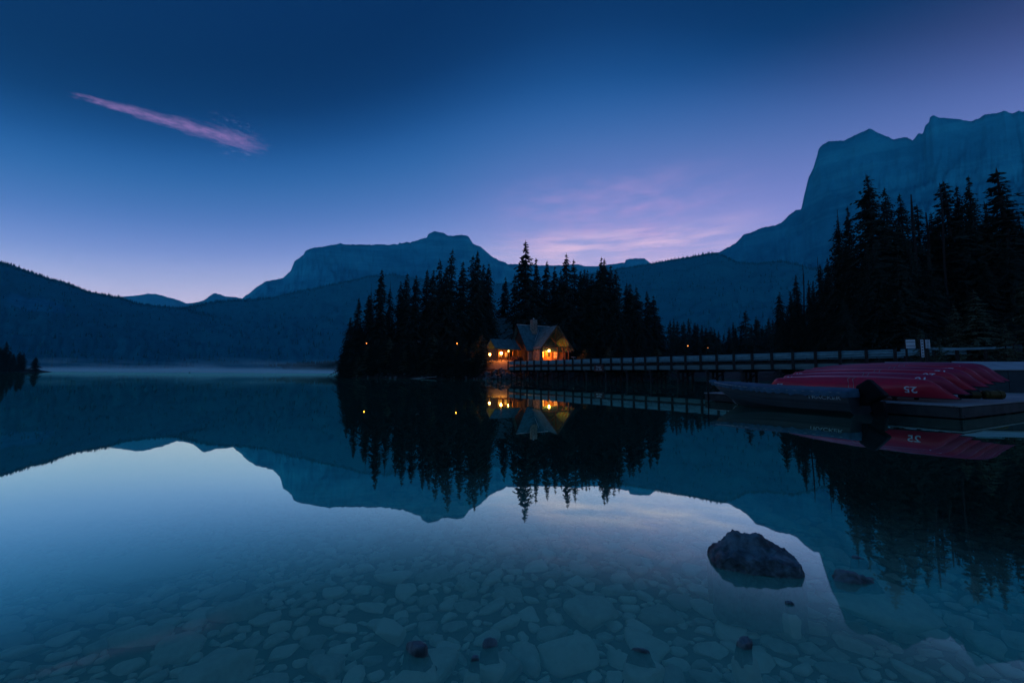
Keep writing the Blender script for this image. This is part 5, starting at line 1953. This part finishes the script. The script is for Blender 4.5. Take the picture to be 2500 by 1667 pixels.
# guardrail beyond the bridge end
gr = thing('road_guardrail', 'steel guardrail continuing from the bridge end past the signs', 'guardrail', B1 + Vector((0.2, -0.25, 0)), bang)
for k in range(2):
    inst('rail', r_near, gr, (0.9 + k * bay, 0.09, 3.045))
    MB().box((0.1 + (k + 1) * bay, -0.12, 2.2), (0.2, 0.2, 2.3)).build('post', 'timber', gr)

# young conifers and shrubs on the right bank
YOUNG = [(2376, 707, 30, 'young0', 1.0, 'young pale spruce, tallest of the small trees on the right bank'),
         (2326, 741, 31, 'young1', 0.8, 'slim young spruce left of the tallest small tree'),
         (2450, 788, 27, 'young2', 0.9, 'short young spruce in front of the rail fence'),
         (2502, 672, 28, 'young1', 0.9, 'young spruce cut by the right picture edge'),
         (2245, 800, 29, 'young2', 0.7, 'small young spruce behind the sign boards'),
         (2291, 824, 27, 'young0', 0.7, 'smallest young spruce right of the sign boards')]
for (px, py, dp, kd, wd, lb) in YOUNG:
    tree_px(kd, px, py, dp, bank_z, wd, lb, 'young spruces on the right bank')
for k, (px, py, dp, rx, h_, lf, lb) in enumerate([(2278, 893, 23.6, 0.9, 0.75, 'leaf_red', 'reddish shrub behind the left storage bin, nearest the signs'),
                                                 (2318, 893, 23.8, 1.0, 0.95, 'leaf_red', 'taller reddish shrub, second behind the left storage bin'),
                                                 (2362, 893, 23.6, 0.9, 0.85, 'leaf_red', 'reddish shrub behind the right end of the left bin'),
                                                 (2425, 893, 24.0, 1.0, 0.7, 'leaf_gold', 'dull low shrub behind the gap between the bins'),
                                                 (2480, 893, 23.0, 1.2, 1.1, 'leaf_gold', 'dull green shrub at the right picture edge')]):
    p = at(px, py, dp)
    shrub(lb, (p.x, dp, bank_z(p.x, dp) - 0.05), rx, 0.7, h_ * 1.0, lf, 200 + k, 1100, 0.055, 'shrubs on the right bank')

# ------------------------------------------------------------------ mist over the far water
mm = bpy.data.materials.new('mist')
mm.use_nodes = True
t = mm.node_tree
t.nodes.clear()
n = N(t)
geo = n.new('ShaderNodeTexCoord')
sp_ = n.new('ShaderNodeSeparateXYZ')
n.link(geo.outputs['Object'], sp_.inputs[0])
ox, oy, oz = sp_.outputs
wv_ = n.noise(n.mapping(geo.outputs['Object'], (0.016, 0.010, 0.09)), 1.0, 5, 0.65)
low_ = n.math('POWER', 2.718, n.math('MULTIPLY', n.math('ADD', oz, 8.0), -0.75))
high_ = n.math('MULTIPLY', n.smooth(wv_, 0.50, 0.78), n.math('POWER', 2.718, n.math('MULTIPLY', n.math('ADD', oz, 8.0), -0.17)))
edge = n.math('MULTIPLY', n.smooth(ox, -230, -170), n.smooth(ox, 240, 40))
edge = n.math('MULTIPLY', edge, n.smooth(n.math('ABSOLUTE', oy), 115, 60))
den = n.math('MULTIPLY', n.math('ADD', n.math('MULTIPLY', low_, 0.12), n.math('MULTIPLY', high_, 0.05)), edge)
pv = n.new('ShaderNodeVolumePrincipled')
pv.inputs['Color'].default_value = (0.75, 1.0, 1.0, 1)
n.link(den, pv.inputs['Density'])
out = n.new('ShaderNodeOutputMaterial')
n.link(pv.outputs[0], out.inputs['Volume'])
MATS['mist'] = mm
mist = MB().box((0, 0, 0), (500, 240, 16)).build('mist', 'mist')
mist.location = (-345, 470, 8.05)
mist['kind'] = 'stuff'
tag(mist, 'thin bright mist drifting low over the far end of the lake', 'mist')

# ------------------------------------------------------------------ haze: even, thin air over the whole place
hm = bpy.data.materials.new('haze')
hm.use_nodes = True
t = hm.node_tree
t.nodes.clear()
n = N(t)
pv = n.new('ShaderNodeVolumePrincipled')
pv.inputs['Color'].default_value = (0.10, 0.72, 1.0, 1)
pv.inputs['Density'].default_value = 0.00005
out = n.new('ShaderNodeOutputMaterial')
n.link(pv.outputs[0], out.inputs['Volume'])
MATS['haze'] = hm
haze = MB().box((0, 3600, 942), (16000, 9200, 1916)).build('haze', 'haze')
haze['kind'] = 'stuff'
tag(haze, 'faint blue haze filling the valley air', 'haze')
